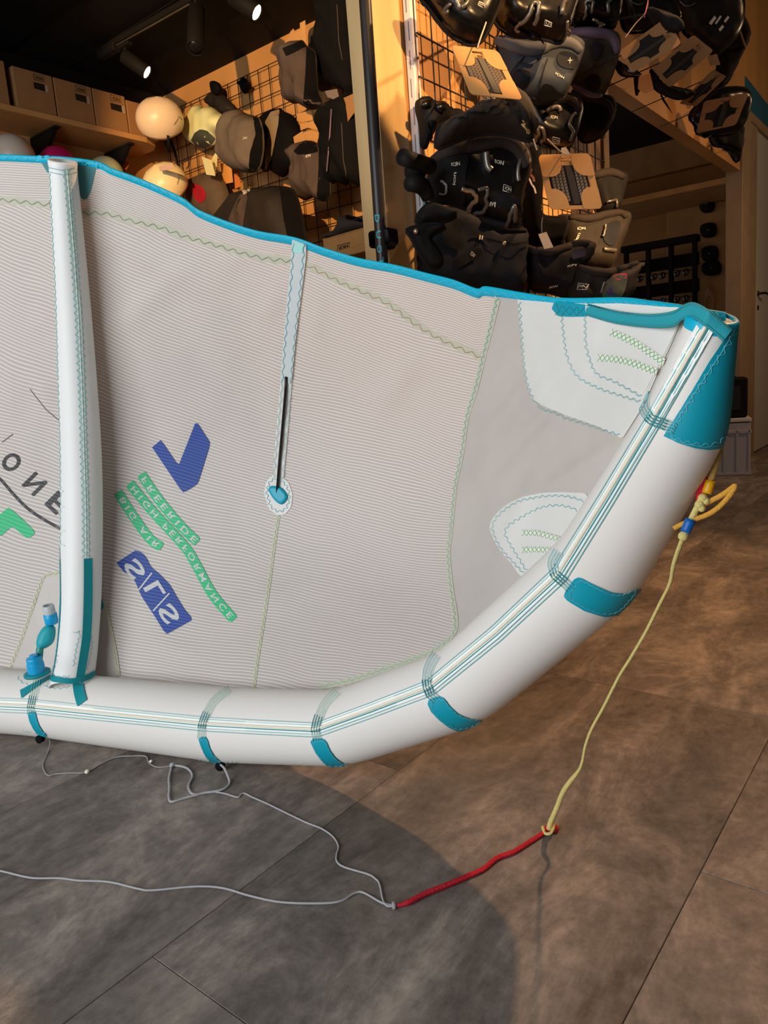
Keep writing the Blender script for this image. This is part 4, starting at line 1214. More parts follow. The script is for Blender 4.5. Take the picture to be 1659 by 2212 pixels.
# ---- strut
SP = [((105, 350), (165, 348), 1.83), ((121, 697), (200, 697), 1.90), ((130, 1000), (221, 1000), 1.955), ((129, 1250), (221, 1250), 1.98), ((122, 1400), (212, 1400), 1.965), ((110, 1468), (204, 1462), 1.95), ((106, 1488), (203, 1482), 1.945)]
SC3 = [at((a[0]+b[0])/2, (a[1]+b[1])/2, d) for a, b, d in SP]
SR = [d*math.sin(math.acos(ray(*a)@ray(*b))/2) for a, b, d in SP]
P = smooth_line(SC3, 10); R = smooth_line([(r,) for r in SR], 10)[:, 0]
V, Fc = g_tube(P, R, 40, caps=False)
STRUT_M = mat('strut_dacron', (238, 240, 238), 0.42, bump=0.06, bscale=700, spec=0.4, trans=0.1)
strut = mk('strut', V, Fc, STRUT_M, kite); strut['label'] = 'white inflated strut standing up from the leading edge'
SST = Surf(V, Fc, 1.93)
Vi, Fi = g_tube(P[:25], [r*0.97 for r in R[:25]], 40, caps=False)
mk('strut_lining', Vi, [q[::-1] for q in Fi], mat('pale_lining', (214, 226, 226), 0.5, trans=0.2), strut)
tdir = P[0]-P[1]; tdir /= np.linalg.norm(tdir)
V, Fc = g_lathe(P[0]-tdir*0.010, tdir, [(R[0]+0.0012, 0), (R[0]+0.0018, 0.008), (R[0]+0.001, 0.012), (R[0]-0.001, 0.011)], 40, caps=False); mk('top_hem', V, Fc, STRUT_M, strut)
CL = [(144, 366), (152, 460), (161, 570), (170, 700), (177, 850), (182, 1000), (185, 1100), (186, 1204)]
stitch(SST, [zigzag(CL, 31, 10), zigzag(CL, 31, 10, 1)], TEALT, strut, 0.00055, 0.0012, 5)
ribbon('centre_tape', SST, CL, 0.013, mat('pale_mint_tape', (206, 226, 218), 0.5), strut, 0.0008, 8)
stitch(SST, [smooth_line(CL, 5)], mat('white_thread', (240, 240, 238), 0.5), strut, 0.0007, 0.0016, 6)
stitch(SST, [zigzag([(108, 375), (114, 500), (121, 650), (127, 850), (131, 1000), (131, 1180)], 17, 1.4)], TEALT, strut, 0.0006, 0.001, 5)
stitch(SST, [[(106, 362), (135, 368), (160, 362)], [(107, 371), (136, 378), (166, 371)]], TEALT, strut, 0.0005, 0.0022, 4)
stitch(SST, [zigzag([(158, 1368), (172, 1366), (164, 1400), (158, 1440)], 12, 2.5), zigzag([(192, 1366), (199, 1390), (192, 1430), (185, 1450)], 12, 2.5), zigzag([(130, 1340), (124, 1400), (114, 1455), (150, 1462)], 12, 2.5)], PALET, strut, 0.0005, 0.0012, 4)
ribbon('edge_tape', SST, [(190, 1206), (190, 1290), (187, 1370), (180, 1420), (171, 1474)], [0.021, 0.022, 0.019], TEALD, strut, 0.0016, 6)
ribbon('edge_tape', SST, [(130, 1180), (131, 1300), (124, 1400), (112, 1468)], 0.006, TEALD, strut, 0.0016, 6)
ribbon('base_tape', SST, [(107, 1458), (118, 1467), (150, 1472), (171, 1469), (190, 1462), (206, 1451)], 0.013, TEALD, strut, 0.0030, 4)
for L, w_ in (([(112, 1460), (96, 1470), (70, 1485), (46, 1500)], [0.014, 0.024]), ([(168, 1462), (169, 1480), (173, 1500), (179, 1519)], [0.022, 0.027])):
    ribbon('anchor_tape', SLE, L, w_, TEALD, strut, 0.0026, 4)
V, Fc, v2 = g_patch(SCN, [(222, 1295), (227, 1308), (222, 1318), (214, 1316), (212, 1296)], 5, 0.004); mk('side_tab', V, Fc, TEALD, strut)

# ---- batten with its sleeve
SLEEVE = mat('white_mesh_sleeve', (216, 224, 226), 0.5, bump=0.12, bscale=900, trans=0.2)
bat = cpatch('batten_sleeve', [(634, 512), (665, 516), (663, 560), (650, 660), (640, 740), (632, 826), (607, 826), (614, 740), (622, 650), (631, 565)], SLEEVE, kite, 0.0045, 8, uv=False)
stitch(SCN, [zigzag([(637, 524), (634, 580), (626, 660), (618, 740), (612, 822), (606, 880), (601, 940), (593, 1030)], 24, 2.6),
             zigzag([(660, 524), (656, 580), (647, 660), (638, 740), (631, 820), (626, 880), (621, 940), (613, 1035)], 24, 2.6)], TEALT, bat, 0.0006, 0.0060, 5)
p_ = cpatch('sleeve_base', [(607, 824), (632, 824), (624, 920), (616, 1010), (613, 1042), (590, 1040), (597, 940)], FILM, kite, 0.0025, 8, uv=False); p_.parent = bat; p_.location = Vector(ORG[p_.name]-ORG[bat.name])
p_ = cpatch('top_bartack', [(637, 522), (660, 524), (658, 545), (636, 543)], mat('mint_bartack', (168, 220, 212), 0.6), kite, 0.0055, 6, uv=False); p_.parent = bat; p_.location = Vector(ORG[p_.name]-ORG[bat.name])
V, Fc, v2 = g_patch(SCN, [(571, 1065), (576, 1040), (590, 1026), (608, 1028), (624, 1042), (633, 1068), (630, 1095), (616, 1112), (600, 1113), (582, 1100)], 8, 0.0022); mk('end_patch', V, Fc, FILM, bat)
stitch(SCN, [zigzag([(577, 1065), (581, 1046), (592, 1034), (606, 1036), (619, 1048), (626, 1068), (623, 1090), (612, 1104), (600, 1104), (586, 1094), (577, 1065)], 12, 3.4)], TEALT, bat, 0.0006, 0.0034, 4)
V, Fc = g_tube([SCN.hit(x, y, 0.0065)[0] for x, y in [(621, 812), (620, 840), (613, 920), (606, 1000), (601, 1066)]], 0.0034, 10)
rod = mk('batten_rod', V, Fc, mat('black_carbon_rod', (14, 14, 16), 0.3), bat)
capc = [(580, 1058), (584, 1050), (597, 1050), (610, 1054), (622, 1070), (619, 1082), (609, 1090), (598, 1085), (588, 1074)]
H_, n_ = SCN.hit(600, 1068, 0.003)
V, Fc = g_puff(capc, H_, n_, 0.007, 0.001, wr=0, round_=0.2, step=0.004)
mk('batten_cap', V, Fc, mat('teal_rubber', (0, 158, 184), 0.4), bat)

# ---- carry handle at the tip
V, Fc, v2 = g_patch(SCN, [(1198, 664), (1204, 648), (1230, 650), (1272, 656), (1274, 682), (1235, 682), (1212, 680)], 7, 0.0060); hd = mk('handle', V, Fc, TEAL, kite)
hd['label'] = 'teal webbing carry handle of the wingtip'
stitch(SCN, [zigzag([(1206, 658), (1235, 664), (1268, 668)], 16, 6), zigzag([(1206, 672), (1235, 674), (1268, 676)], 16, 5, 1)], TEALTD, hd, 0.0005, 0.0066, 4)
U_ = smooth_line([(1268, 654), (1330, 671), (1400, 678), (1452, 672), (1478, 657), (1500, 653), (1530, 668), (1560, 692), (1582, 712)], 7)
L_ = smooth_line([(1264, 681), (1328, 699), (1400, 708), (1452, 707), (1474, 692), (1494, 688), (1518, 702), (1542, 720), (1562, 738)], 7)
tt = np.linspace(0, 1, len(U_))
dd = np.array([canopy_d(*((a+b)/2)) for a, b in zip(U_, L_)])-np.interp(tt, [0, .15, .4, .6, .75, .9, 1], [0.008, 0.018, 0.035, 0.045, 0.055, 0.05, 0.045])
dd[-14:] = np.linspace(dd[-14], 0.918, 14)
V = []
for a, b, d in zip(U_, L_, dd):
    for t, o_ in ((0, 0), (0.08, -0.0014), (0.5, -0.0018), (0.92, -0.0014), (1, 0), (0.92, 0.0012), (0.08, 0.0012)):
        q = a*(1-t)+b*t; V.append(at(q[0], q[1], d+o_))
Fc = [[i*7+j, i*7+(j+1) % 7, (i+1)*7+(j+1) % 7, (i+1)*7+j] for i in range(len(U_)-1) for j in range(7)]
mk('handle_strap', V, Fc, mat('teal_handle_webbing', (30, 152, 164), 0.75, bump=0.2, bscale=600), hd)
SHD = Surf(V, Fc, 1.0)
stitch(SHD, [U_*0.85+L_*0.15, U_*0.15+L_*0.85], TEALTD, hd, 0.0005, 0.0006, 4)

# ---- inflation connector on the leading edge beside the strut
val = mk('inflation_hose', *g_tube([at(x, y, 1.985) for x, y in [(84, 1425), (86, 1402), (92, 1385), (100, 1368), (107, 1352), (111, 1336)]], 0.0085, 12), mat('sea_green_hose', (46, 136, 128), 0.4), kite)
H_, n_ = SLE.hit(80, 1452, 0.003)
zup = np.array((0.02, -0.05, 1.0)); zup /= np.linalg.norm(zup)
b0 = at(80, 1453, 1.985)
V, Fc = g_lathe(b0-zup*0.004, zup, [(0.030, 0), (0.030, 0.005), (0.024, 0.007)], 24); mk('valve_flange', V, Fc, TEALD, val)
V, Fc = g_lathe(b0, zup, [(0.0185, 0), (0.0195, 0.003), (0.0195, 0.024), (0.0180, 0.026), (0.0180, 0.036), (0.0165, 0.039), (0.009, 0.040), (0.009, 0.046)], 24); mk('valve_cap', V, Fc, mat('sky_blue_plastic', (18, 160, 212), 0.35), val, False)
V, Fc = g_puff([(78, 1388), (82, 1372), (92, 1356), (103, 1350), (118, 1352), (120, 1370), (115, 1388), (103, 1398), (90, 1402), (80, 1398)], at(98, 1376, 1.985), CAM-at(98, 1376, 1.98), 0.019, 0.019, wr=0.003, step=0.006); mk('hose_clamp_cover', V, Fc, mat('teal_cover', (20, 160, 172), 0.5), val)
u0_ = at(112, 1346, 1.985)
V, Fc = g_lathe(u0_, zup, [(0.013, -0.002), (0.0155, 0), (0.0155, 0.024), (0.0145, 0.025)], 20); mk('hose_collar', V, Fc, MATS['sky_blue_plastic'], val)
V, Fc = g_lathe(u0_+zup*0.025, zup, [(0.0138, 0), (0.0138, 0.018), (0.012, 0.022), (0.012, 0.002)], 20, caps=False); mk('clear_nozzle', V, Fc, mat('milky_plastic', (214, 220, 220), 0.2, trans=0.3), val)
stitch(SLE, [zigzag([(38, 1462), (46, 1474), (66, 1480), (92, 1482), (110, 1478)], 12, 2.4), zigzag([(100, 1484), (125, 1488), (150, 1484)], 12, 2.4)], PALET, le, 0.0005, 0.001, 4)
stitch(SLE, [zigzag([(50, 1579), (66, 1581)], 8, 2), zigzag([(425, 1641), (452, 1645)], 8, 2), zigzag([(484, 1648), (512, 1646)], 8, 2)], PALET, le, 0.0005, 0.001, 4)

# ---- bridle lines and the yellow / red end line
CORD_G = mat('grey_braid', (174, 174, 178), 0.5, bump=0.4, bscale=900)
CORD_T = mat('thin_grey_braid', (160, 158, 158), 0.5, bump=0.4, bscale=900)
CORD_Y = mat('pale_yellow_braid', (222, 204, 128), 0.55, bump=0.5, bscale=700, var=0.08, vscale=300)
CORD_O = mat('amber_braid', (226, 168, 62), 0.55, bump=0.5, bscale=700)
RED = mat('red_braid', (200, 18, 44), 0.45, bump=0.5, bscale=500, var=0.15, vscale=260)


def line3(P, r, m_, name, parent, label=None, sm=6, sg=8):
    P = smooth_line(P, sm) if sm else np.asarray(P)
    V, Fc = g_tube(P, r, sg); o = mk(name, V, Fc, m_, parent)
    if label: o['label'] = label
    return o


def fl(pts, r): return [onz(x, y, r) for x, y in pts]


def bead(name, p, r, m_, parent, sq=(1, 1, 1)):
    V, Fc = g_lathe(p, (0.3, 0.5, 0.8), [(r*math.sin(t), -r*math.cos(t)) for t in np.linspace(0.15, math.pi-0.15, 7)], 10)
    return mk(name, V, Fc, m_, parent)


l1 = line3(fl([(-60, 1872), (0, 1881), (50, 1893), (80, 1897), (130, 1897), (170, 1902), (235, 1905), (300, 1920), (330, 1923), (420, 1915), (480, 1918), (540, 1935), (610, 1949), (700, 1951), (740, 1945), (765, 1930), (785, 1928), (825, 1950), (852, 1956)], 0.002), 0.0017, CORD_G, 'bridle_line', kite, 'grey braided bridle line lying along the floor to the red end line')
pul2 = SLE.hit(476, 1649, 0.004)[0]
l2 = line3([pul2, onz(486, 1662, 0.02)]+fl([(496, 1688), (490, 1700), (473, 1708), (440, 1713), (422, 1718), (395, 1725), (371, 1732), (365, 1723), (366, 1700), (365, 1682), (371, 1654)], 0.0028), 0.0026, CORD_G, 'bridle_line', kite, 'thicker grey bridle line looped on the floor under the leading edge')
line3(fl([(371, 1653), (390, 1655), (405, 1660), (414, 1670), (415, 1680), (408, 1694), (408, 1705), (416, 1715), (430, 1716)], 0.0028), 0.0026, CORD_G, 'bridle_line', kite)
line3(fl([(460, 1710), (485, 1714), (513, 1722), (521, 1716), (529, 1714), (545, 1722), (575, 1735), (610, 1752), (660, 1776), (695, 1790), (720, 1808), (731, 1828), (727, 1846), (728, 1861), (744, 1873), (794, 1888), (811, 1898), (820, 1910), (828, 1946), (838, 1957), (852, 1956)], 0.002), 0.0017, CORD_G, 'bridle_line', kite)
pul1 = SLE.hit(88, 1589, 0.004)[0]
l3 = line3([pul1, onz(98, 1589, 0.02), onz(108, 1603, 0.01)]+fl([(103, 1625), (93, 1650), (95, 1664), (104, 1675), (120, 1672), (150, 1670), (187, 1668), (215, 1652), (250, 1636), (285, 1633), (315, 1634), (322, 1648), (340, 1657), (368, 1655)], 0.0018), 0.0014, CORD_T, 'bridle_line', kite, 'thin grey bridle line from the left pulley')
for p in (pul1, pul2):
    V, Fc = g_lathe(p+np.array((0, 0, -0.004)), (0.4, -0.9, 0.1), [(0.004, -0.006), (0.010, -0.005), (0.0075, 0), (0.010, 0.005), (0.004, 0.006)], 16); mk('pulley', V, Fc, JET, kite)
bead('knot', onz(372, 1653, 0.004), 0.006, CORD_G, kite); bead('knot', onz(188, 1667, 0.003), 0.005, CREAM, kite); bead('knot', onz(326, 1645, 0.003), 0.004, CREAM, kite)
# red line
red = line3(fl([(858, 1956), (885, 1949), (920, 1930), (965, 1912), (1010, 1893), (1045, 1877), (1065, 1860), (1080, 1851), (1110, 1840), (1150, 1815), (1178, 1798)], 0.004), [0.0024]*5+[0.0042]*56, RED, 'end_line', kite, 'red braided end line lying on the floor') if False else None
Pr = smooth_line(fl([(858, 1956), (880, 1950), (920, 1930), (965, 1912), (1010, 1893), (1045, 1877), (1065, 1860), (1082, 1850), (1110, 1840), (1150, 1815), (1180, 1796)], 0.0045), 6)
V, Fc = g_tube(Pr, np.interp(np.linspace(0, 1, len(Pr)), [0, 0.07, 0.1, 1], [0.0028, 0.0032, 0.0044, 0.0040]), 10); red = mk('end_line', V, Fc, RED, kite); red['label'] = 'red braided end line lying on the floor'
bead('knot', onz(1186, 1792, 0.006), 0.0085, RED, kite); bead('knot', onz(1200, 1790, 0.006), 0.0065, RED, kite)
line3([onz(x, y, z) for x, y, z in [(1172, 1786, .008), (1178, 1800, .008), (1190, 1799, .012), (1196, 1784, .014), (1182, 1784, .012)]], 0.0028, CORD_Y, 'knot_loop', kite)
V, Fc = g_lathe(onz(851, 1956, 0.004), onz(858, 1955, 0.004)-onz(851, 1956, 0.004), [(0.004, -0.003), (0.0058, -0.002), (0.0058, 0.002), (0.004, 0.003)], 12); mk('ring_knot', V, Fc, CORD_T, kite)
# yellow line from the tip down to the floor
pend = onz(1186, 1792, 0.010); rE = float(np.linalg.norm(pend-CAM))
YL = [(1478, 1158), (1470, 1175), (1455, 1220), (1447, 1260), (1425, 1305), (1395, 1365), (1360, 1425), (1338, 1460), (1305, 1525), (1278, 1575), (1265, 1610), (1258, 1645), (1250, 1665), (1232, 1688), (1216, 1712), (1203, 1745), (1190, 1775), (1186, 1790)]
yv = np.array([p[1] for p in YL], float); rr_ = np.interp(yv, [1158, 1790], [1.03, rE])
Py = smooth_line([at(x, y, d) for (x, y), d in zip(YL, rr_)], 6)
V, Fc = g_tube(Py, np.interp(np.linspace(0, 1, len(Py)), [0, .1, .2, .7, .75, .8, 1], [.0028, .0030, .0024, .0026, .0040, .0044, .0050]), 8); yl = mk('end_line', V, Fc, CORD_Y, kite); yl['label'] = 'pale yellow braided line hanging from the wingtip to the red line'
d0 = 1.02
line3([at(x, y, d0) for x, y in [(1556, 962), (1550, 990), (1541, 1020), (1534, 1040)]], 0.0040, mat('straw_braid', (196, 160, 84), 0.6, bump=0.5, bscale=700), 'end_line', kite)
line3([at(x, y, d0) for x, y in [(1535, 1038), (1526, 1066)]], 0.0062, mat('amber_sleeve', (220, 160, 10), 0.4), 'yellow_sleeve', kite, sm=3, sg=12)
line3([at(x, y, d0+0.004) for x, y in [(1521, 1028), (1516, 1052), (1513, 1082)]], 0.0062, RED, 'red_sleeve', kite, sm=3, sg=12)
for x, y, r in ((1518, 1076, .0062), (1525, 1082, .0050), (1511, 1090, .0062), (1516, 1098, .0048), (1512, 1084, .0046)):
    bead('knot', at(x, y, d0-0.006), r, CORD_Y, kite)
line3([at(x, y, d0-0.004) for x, y in [(1508, 1092), (1500, 1108), (1492, 1124), (1484, 1140), (1478, 1158)]], 0.0042, CORD_Y, 'end_line', kite)
line3([at(x, y, d0-0.006) for x, y in [(1492, 1122), (1480, 1150)]], 0.0066, mat('blue_sleeve', (8, 92, 168), 0.4), 'blue_sleeve', kite, sm=3, sg=12)
bead('knot', at(1476, 1158, d0-0.004), 0.0066, CORD_Y, kite)
line3([at(x, y, d0-0.004) for x, y in [(1522, 1088), (1540, 1080), (1562, 1068), (1580, 1055), (1587, 1050), (1584, 1058), (1570, 1078), (1550, 1098), (1528, 1112), (1500, 1122), (1470, 1134), (1455, 1142)]], 0.0034, CORD_O, 'pull_loop', kite)

# ================================================================== harnesses on the right-hand wall
NH = (0.72, -0.69, 0.0)
RIM = mat('dark_rim_padding', (46, 40, 37), 0.85, var=0.12, vscale=20, bump=0.06, bscale=200, spec=0.2)
RIMB = mat('black_rim_padding', (26, 24, 25), 0.85, bump=0.06, bscale=200, spec=0.2)
WEB = mat('black_webbing', (18, 17, 17), 0.8, bump=0.2, bscale=400, spec=0.2)
ROPE = mat('pale_cord', (196, 176, 150), 0.6)
GRIP = mat('soft_black_grip', (16, 15, 15), 0.7, bump=0.15, bscale=260, spec=0.25)
NAVY = mat('navy_panel', (24, 27, 34), 0.75, var=0.1, spec=0.25)
HG = 'waist harnesses hung on the wire grid'


def behind(p, t=0.16):
    return np.asarray(p)+(np.asarray(p)-CAM)/np.linalg.norm(np.asarray(p)-CAM)*t


def to_wall(p):
    """point of the grid behind p, so that the loop runs behind what it carries"""
    d = np.asarray(p)-CAM; q = CAM+d*((XW+0.03)/d[0]); q[1] = p[1]+min(q[1]-p[1], 0.38); q[2] = p[2]+0.4*(q[2]-p[2]); return q


def harness(poly, off, m_, label, T=0.09, rims=(), panels=(), logos=(), frames=(), hooks=(), straps=(), n=NH, wr=0.012, seed=0.0, cat='harness', group=HG, name='harness', Tb=0.03):
    """padded shell traced at its place on the wall, with rolled rims, panels, printed logos, spreader hooks and straps as parts"""
    c = np.mean(np.asarray(poly, float), axis=0)
    p0 = onx(c[0], c[1], XW+off)
    V, Fc = g_puff(poly, p0, n, T, Tb, wr=wr, seed=seed, round_=0.24)
    o = mk(name, V, Fc, m_); tag(o, label, cat, group)
    pp = smooth_line(poly, 4, True); pp = np.vstack([pp, pp[:1]])
    v, f = g_tube([onp(x, y, p0, n) for x, y in resample(pp, 9)], 0.0055, 6, caps=False); mk('edge_binding', v, f, RIMB, o)
    S = Surf(V, Fc, range_of(V))
    Va = np.asarray(V); top = Va[np.argmax(Va[:, 2]-abs(Va[:, 0]-np.median(Va[:, 0]))*0.2)]-np.array((0, 0, 0.012))
    v, f = g_tube([top, to_wall(top)], 0.004, 6); mk('hang_loop', v, f, WEB, o)
    for L, r, mm in rims:
        P = [S.hit(x, y, r*0.3)[0] for x, y in resample(smooth_line(L, 6), 7)]
        k = len(P); v, f = g_tube(P, [r*(0.55+0.45*math.sin(math.pi*min(1, max(0, (i+0.6)/(k)))) ) for i in range(k)], 10)
        mk('rim_padding', v, f, mm, o)
    for L, mm in panels:
        v, f, _ = g_patch(S, smooth_line(L, 3, True), 8, 0.006); mk('panel', v, f, mm, o)
    for s, p_, q_, u_ in logos:
        text_on('logo', s, p_, q_, u_, S, LOGOW, o, 0.009)
    for q in frames:
        P = [S.hit(x, y, 0.009)[0] for x, y in q]; v, f = g_tube(P+[P[0]], 0.0013, 4); mk('logo_frame', v, f, LOGOW, o)
    for L, r, mm in hooks:
        P = [S.hit(x, y, 0.012)[0] for x, y in smooth_line(L, 5)]; v, f = g_tube(P, r, 8); mk('spreader_hook', v, f, mm, o)
    for L, w_, mm in straps:
        v, f, _ = g_ribbon(S, smooth_line(L, 5), w_, 0.010, 5); mk('strap', v, f, mm, o)
    return o, S


STG = mat('grey_hook_bar', (118, 112, 104), 0.35, metal=0.7)
SILV = mat('silver_clip', (200, 180, 150), 0.3, metal=0.8)

# large harness in the middle
h1, S1 = harness([(932, 352), (944, 335), (975, 314), (1010, 301), (1050, 292), (1085, 293), (1110, 302), (1128, 318), (1139, 345), (1141, 375), (1134, 405), (1124, 450), (1118, 488), (1085, 486), (1050, 472), (1015, 454), (970, 440), (930, 434), (926, 400)], 0.22, GLOSS,
                 'large glossy black harness with thick brown rim and white lettering, beside the upright card', 0.10,
                 rims=[([(936, 352), (962, 336), (1000, 320), (1050, 308), (1085, 305), (1108, 314), (1124, 334), (1134, 362)], 0.022, RIM),
                       ([(926, 436), (970, 442), (1015, 458), (1055, 478), (1088, 489), (1117, 490)], 0.012, RIMB)],
                 panels=[([(938, 358), (975, 342), (1010, 336), (1004, 380), (1002, 438), (965, 432), (932, 428)], BLACK), ([(1062, 430), (1085, 418), (1118, 428), (1112, 450), (1066, 444)], BLACK)],
                 logos=[('ION', (976, 361), (992, 359), (-1, -8)), ('ion', (983, 397), (985, 374), (-6, -1)), ('ION', (1066, 354), (1086, 358), (1, -9)), ('ION', (1089, 411), (1100, 415), (1, -7)), ('IVI', (1059, 441), (1071, 443), (1, -9))],
                 frames=[[(1086, 413), (1101, 418), (1102, 406), (1087, 400)]],
                 hooks=[([(1050, 329), (1051, 345), (1054, 362), (1060, 370)], 0.010, STG), ([(997, 401), (1010, 406), (1024, 412), (1030, 424), (1020, 440), (1014, 449)], 0.0065, SILV), ([(1032, 407), (1050, 406), (1051, 424), (1055, 440), (1040, 452), (1026, 454)], 0.0055, STG),
                        ([(1124, 345), (1118, 360), (1116, 380), (1119, 392)], 0.006, STG), ([(1096, 480), (1102, 460), (1108, 442), (1113, 450), (1112, 470)], 0.006, STG)],
                 straps=[([(956, 392), (963, 394), (962, 412), (952, 413)], 0.006, mat('pale_trim', (150, 150, 150), 0.5)), ([(930, 342), (936, 360), (946, 368)], 0.008, WEB)], seed=21, wr=0.008)
h0, S0 = harness([(946, 282), (958, 268), (985, 258), (1010, 244), (1035, 226), (1060, 212), (1090, 206), (1112, 214), (1128, 234), (1142, 262), (1152, 296), (1138, 304), (1115, 297), (1085, 290), (1045, 289), (1005, 298), (970, 312), (942, 320)], 0.33, BROWNBLK,
                 'crumpled brown black soft harness with a gold tag, lying over the large glossy harness', 0.10,
                 rims=[([(1112, 216), (1128, 238), (1141, 264), (1150, 292)], 0.010, RIMB)],
                 panels=[([(1016, 244), (1045, 226), (1085, 210), (1100, 216), (1078, 240), (1040, 246)], RIM), ([(1108, 228), (1118, 224), (1134, 262), (1124, 262)], BLACK)],
                 logos=[('ION', (1042, 223), (1066, 218), (-1, -6))], straps=[([(990, 260), (1020, 246), (1062, 236), (1094, 208)], 0.004, JET), ([(1094, 212), (1108, 228), (1112, 238)], 0.02, WEB)], seed=22, wr=0.018)
v, f, _ = g_patch(S0, [(1129, 255), (1134, 251), (1147, 275), (1141, 281)], 5, 0.012); gt = mk('label', v, f, mat('gold_label', (206, 176, 110), 0.5), h0)
text_on('logo', 'ION', (1132, 258), (1142, 276), (5, -4), S0, INK, h0, 0.0135)
h2, S2 = harness([(884, 520), (905, 490), (930, 470), (960, 450), (1000, 452), (1045, 474), (1090, 490), (1130, 494), (1138, 515), (1134, 560), (1122, 640), (1000, 640), (890, 620)], 0.08, NAVY,
                 'navy black harness under the large glossy one, with a buckle pocket and a dangling belt', 0.10,
                 rims=[([(1040, 482), (1075, 494), (1110, 500), (1136, 500)], 0.010, BLACK)],
                 panels=[([(960, 470), (1000, 480), (990, 500), (1000, 530), (985, 540), (955, 520)], BLACK), ([(1018, 508), (1028, 502), (1060, 520), (1056, 526)], WEB), ([(978, 565), (1030, 538), (1036, 550), (986, 582)], BLACK)],
                 straps=[([(1050, 518), (1085, 526), (1110, 530), (1136, 524)], 0.006, GLOSS)], logos=[('ION', (1013, 550), (1021, 557), (5, -7)), ('II', (1032, 519), (1040, 521), (1, -9))], seed=23, wr=0.012)
bead('rivet', S2.hit(1086, 527, 0.012)[0], 0.007, SILV, h2)
hl, _ = harness([(1090, 540), (1125, 520), (1138, 560), (1144, 600), (1132, 660), (1095, 640)], 0.16, BROWNBLK, 'bundle of brown straps hanging between the navy harness and the scoop-topped one', 0.05, cat='strap', group=None, name='strap_bundle',
                straps=[([(1116, 560), (1114, 600), (1110, 640)], 0.012, mat('rust_strap', (110, 66, 40), 0.7)), ([(1136, 545), (1134, 590), (1132, 640)], 0.012, mat('rust_strap', (110, 66, 40), 0.7)), ([(1126, 550), (1124, 600), (1120, 640)], 0.012, RIM)], seed=24, wr=0.02)
# grips, belts and buckles at the left of the wall
def g3(pts, off): return [onx(x, y, XW+off) for x, y in pts]
tb = tag(mk('belt_bundle', *g_puff([(898, 218), (910, 214), (926, 216), (934, 224), (955, 222), (974, 232), (1000, 246), (1002, 262), (978, 262), (952, 270), (940, 285), (930, 300), (922, 322), (908, 318), (906, 286), (902, 262), (896, 238)], g3([(930, 250)], 0.08)[0], NH, 0.05, 0.02, wr=0.03, seed=25), BLACK),
         'tangle of black belts with two buckles, left of the crumpled harness', 'belt')
ST_ = Surf([Vector(v.co)+tb.location for v in tb.data.vertices], [list(p.vertices) for p in tb.data.polygons], 2.4)
for (x, y) in ((918, 224), (950, 230)):
    v, f = g_puff([(x-10, y-7), (x+9, y-10), (x+14, y+8), (x-8, y+11)], ST_.hit(x, y, 0.012)[0], NH, 0.012, 0.006, wr=0, step=0.01); mk('buckle', v, f, GLOSS, tb)
v, f, _ = g_ribbon(ST_, smooth_line([(925, 262), (928, 300), (935, 335), (948, 368)], 5), 0.012, 0.008); mk('strap', v, f, WEB, tb)
gA = g_tube(g3([(869, 339), (885, 345), (905, 352), (930, 360)], 0.20), 0.020, 14)
ga = tag(mk('bar_grip', *gA, GRIP), 'black padded tube sticking out left of the large harness, over the white paper edge', 'grip')
v, f = g_puff([(874, 362), (890, 354), (915, 358), (920, 378), (900, 388), (878, 384)], g3([(896, 370)], 0.16)[0], NH, 0.03, 0.02, wr=0.006, seed=2); mk('grip_pad', v, f, WEB, ga)
gB = g_tube(g3([(884, 398), (900, 395), (914, 404), (922, 418), (926, 430)], 0.18), [0.018, 0.024, 0.022, 0.019, 0.017], 14)
gb = tag(mk('bar_grip', *gB, GRIP), 'black bent foam grip below the padded tube, left of the large harness', 'grip')
bd, S_b = harness([(878, 498), (892, 492), (918, 486), (945, 484), (962, 492), (938, 506), (930, 520), (946, 540), (955, 570), (930, 580), (905, 545), (888, 512)], 0.20, WEB, 'black harness straps with a pale clip at the left, low on the wall', 0.03, cat='strap', group=None, name='strap_bundle', seed=26, wr=0.02)
bead('clip', S_b.hit(899, 498, 0.006)[0], 0.007, SILV, bd)
bd2, _ = harness([(900, 470), (922, 444), (950, 446), (985, 462), (970, 476), (930, 482), (905, 486)], 0.16, BLACK, 'black padded flap between the large harness and the straps at lower left', 0.05, cat='harness', group=None, seed=27)

# grey padded one and its purple neighbour
h3, S3 = harness([(1074, 84), (1090, 82), (1115, 92), (1145, 99), (1175, 94), (1200, 86), (1220, 84), (1240, 92), (1255, 106), (1252, 130), (1240, 158), (1226, 190), (1214, 214), (1180, 214), (1135, 210), (1100, 202), (1086, 170), (1078, 130)], 0.20, GREYBLUE,
                 'blue grey padded harness with a wavy rolled top rim, beside the slanted cardboard card', 0.08,
                 rims=[([(1076, 88), (1100, 96), (1130, 106), (1160, 106), (1190, 96), (1215, 91), (1238, 98), (1251, 110)], 0.020, mat('grey_rim', (92, 94, 98), 0.75, spec=0.25))],
                 panels=[([(1124, 124), (1160, 128), (1148, 140), (1118, 132)], mat('grey_panel', (74, 80, 88), 0.7)), ([(1105, 174), (1120, 150), (1142, 160), (1130, 190)], NAVY), ([(1204, 118), (1222, 112), (1246, 124), (1238, 150), (1206, 142)], NAVY), ([(1166, 212), (1174, 178), (1200, 190), (1212, 208)], BLACK)],
                 straps=[([(1180, 130), (1168, 170), (1158, 208)], 0.004, BLACK), ([(1130, 126), (1112, 152), (1098, 178)], 0.004, BLACK), ([(1120, 152), (1142, 160)], 0.006, BLACK)],
                 logos=[('X', (1228, 140), (1234, 132), (-4, -6)), ('ION', (1196, 162), (1216, 172), (2, -4))], seed=28, wr=0.006)
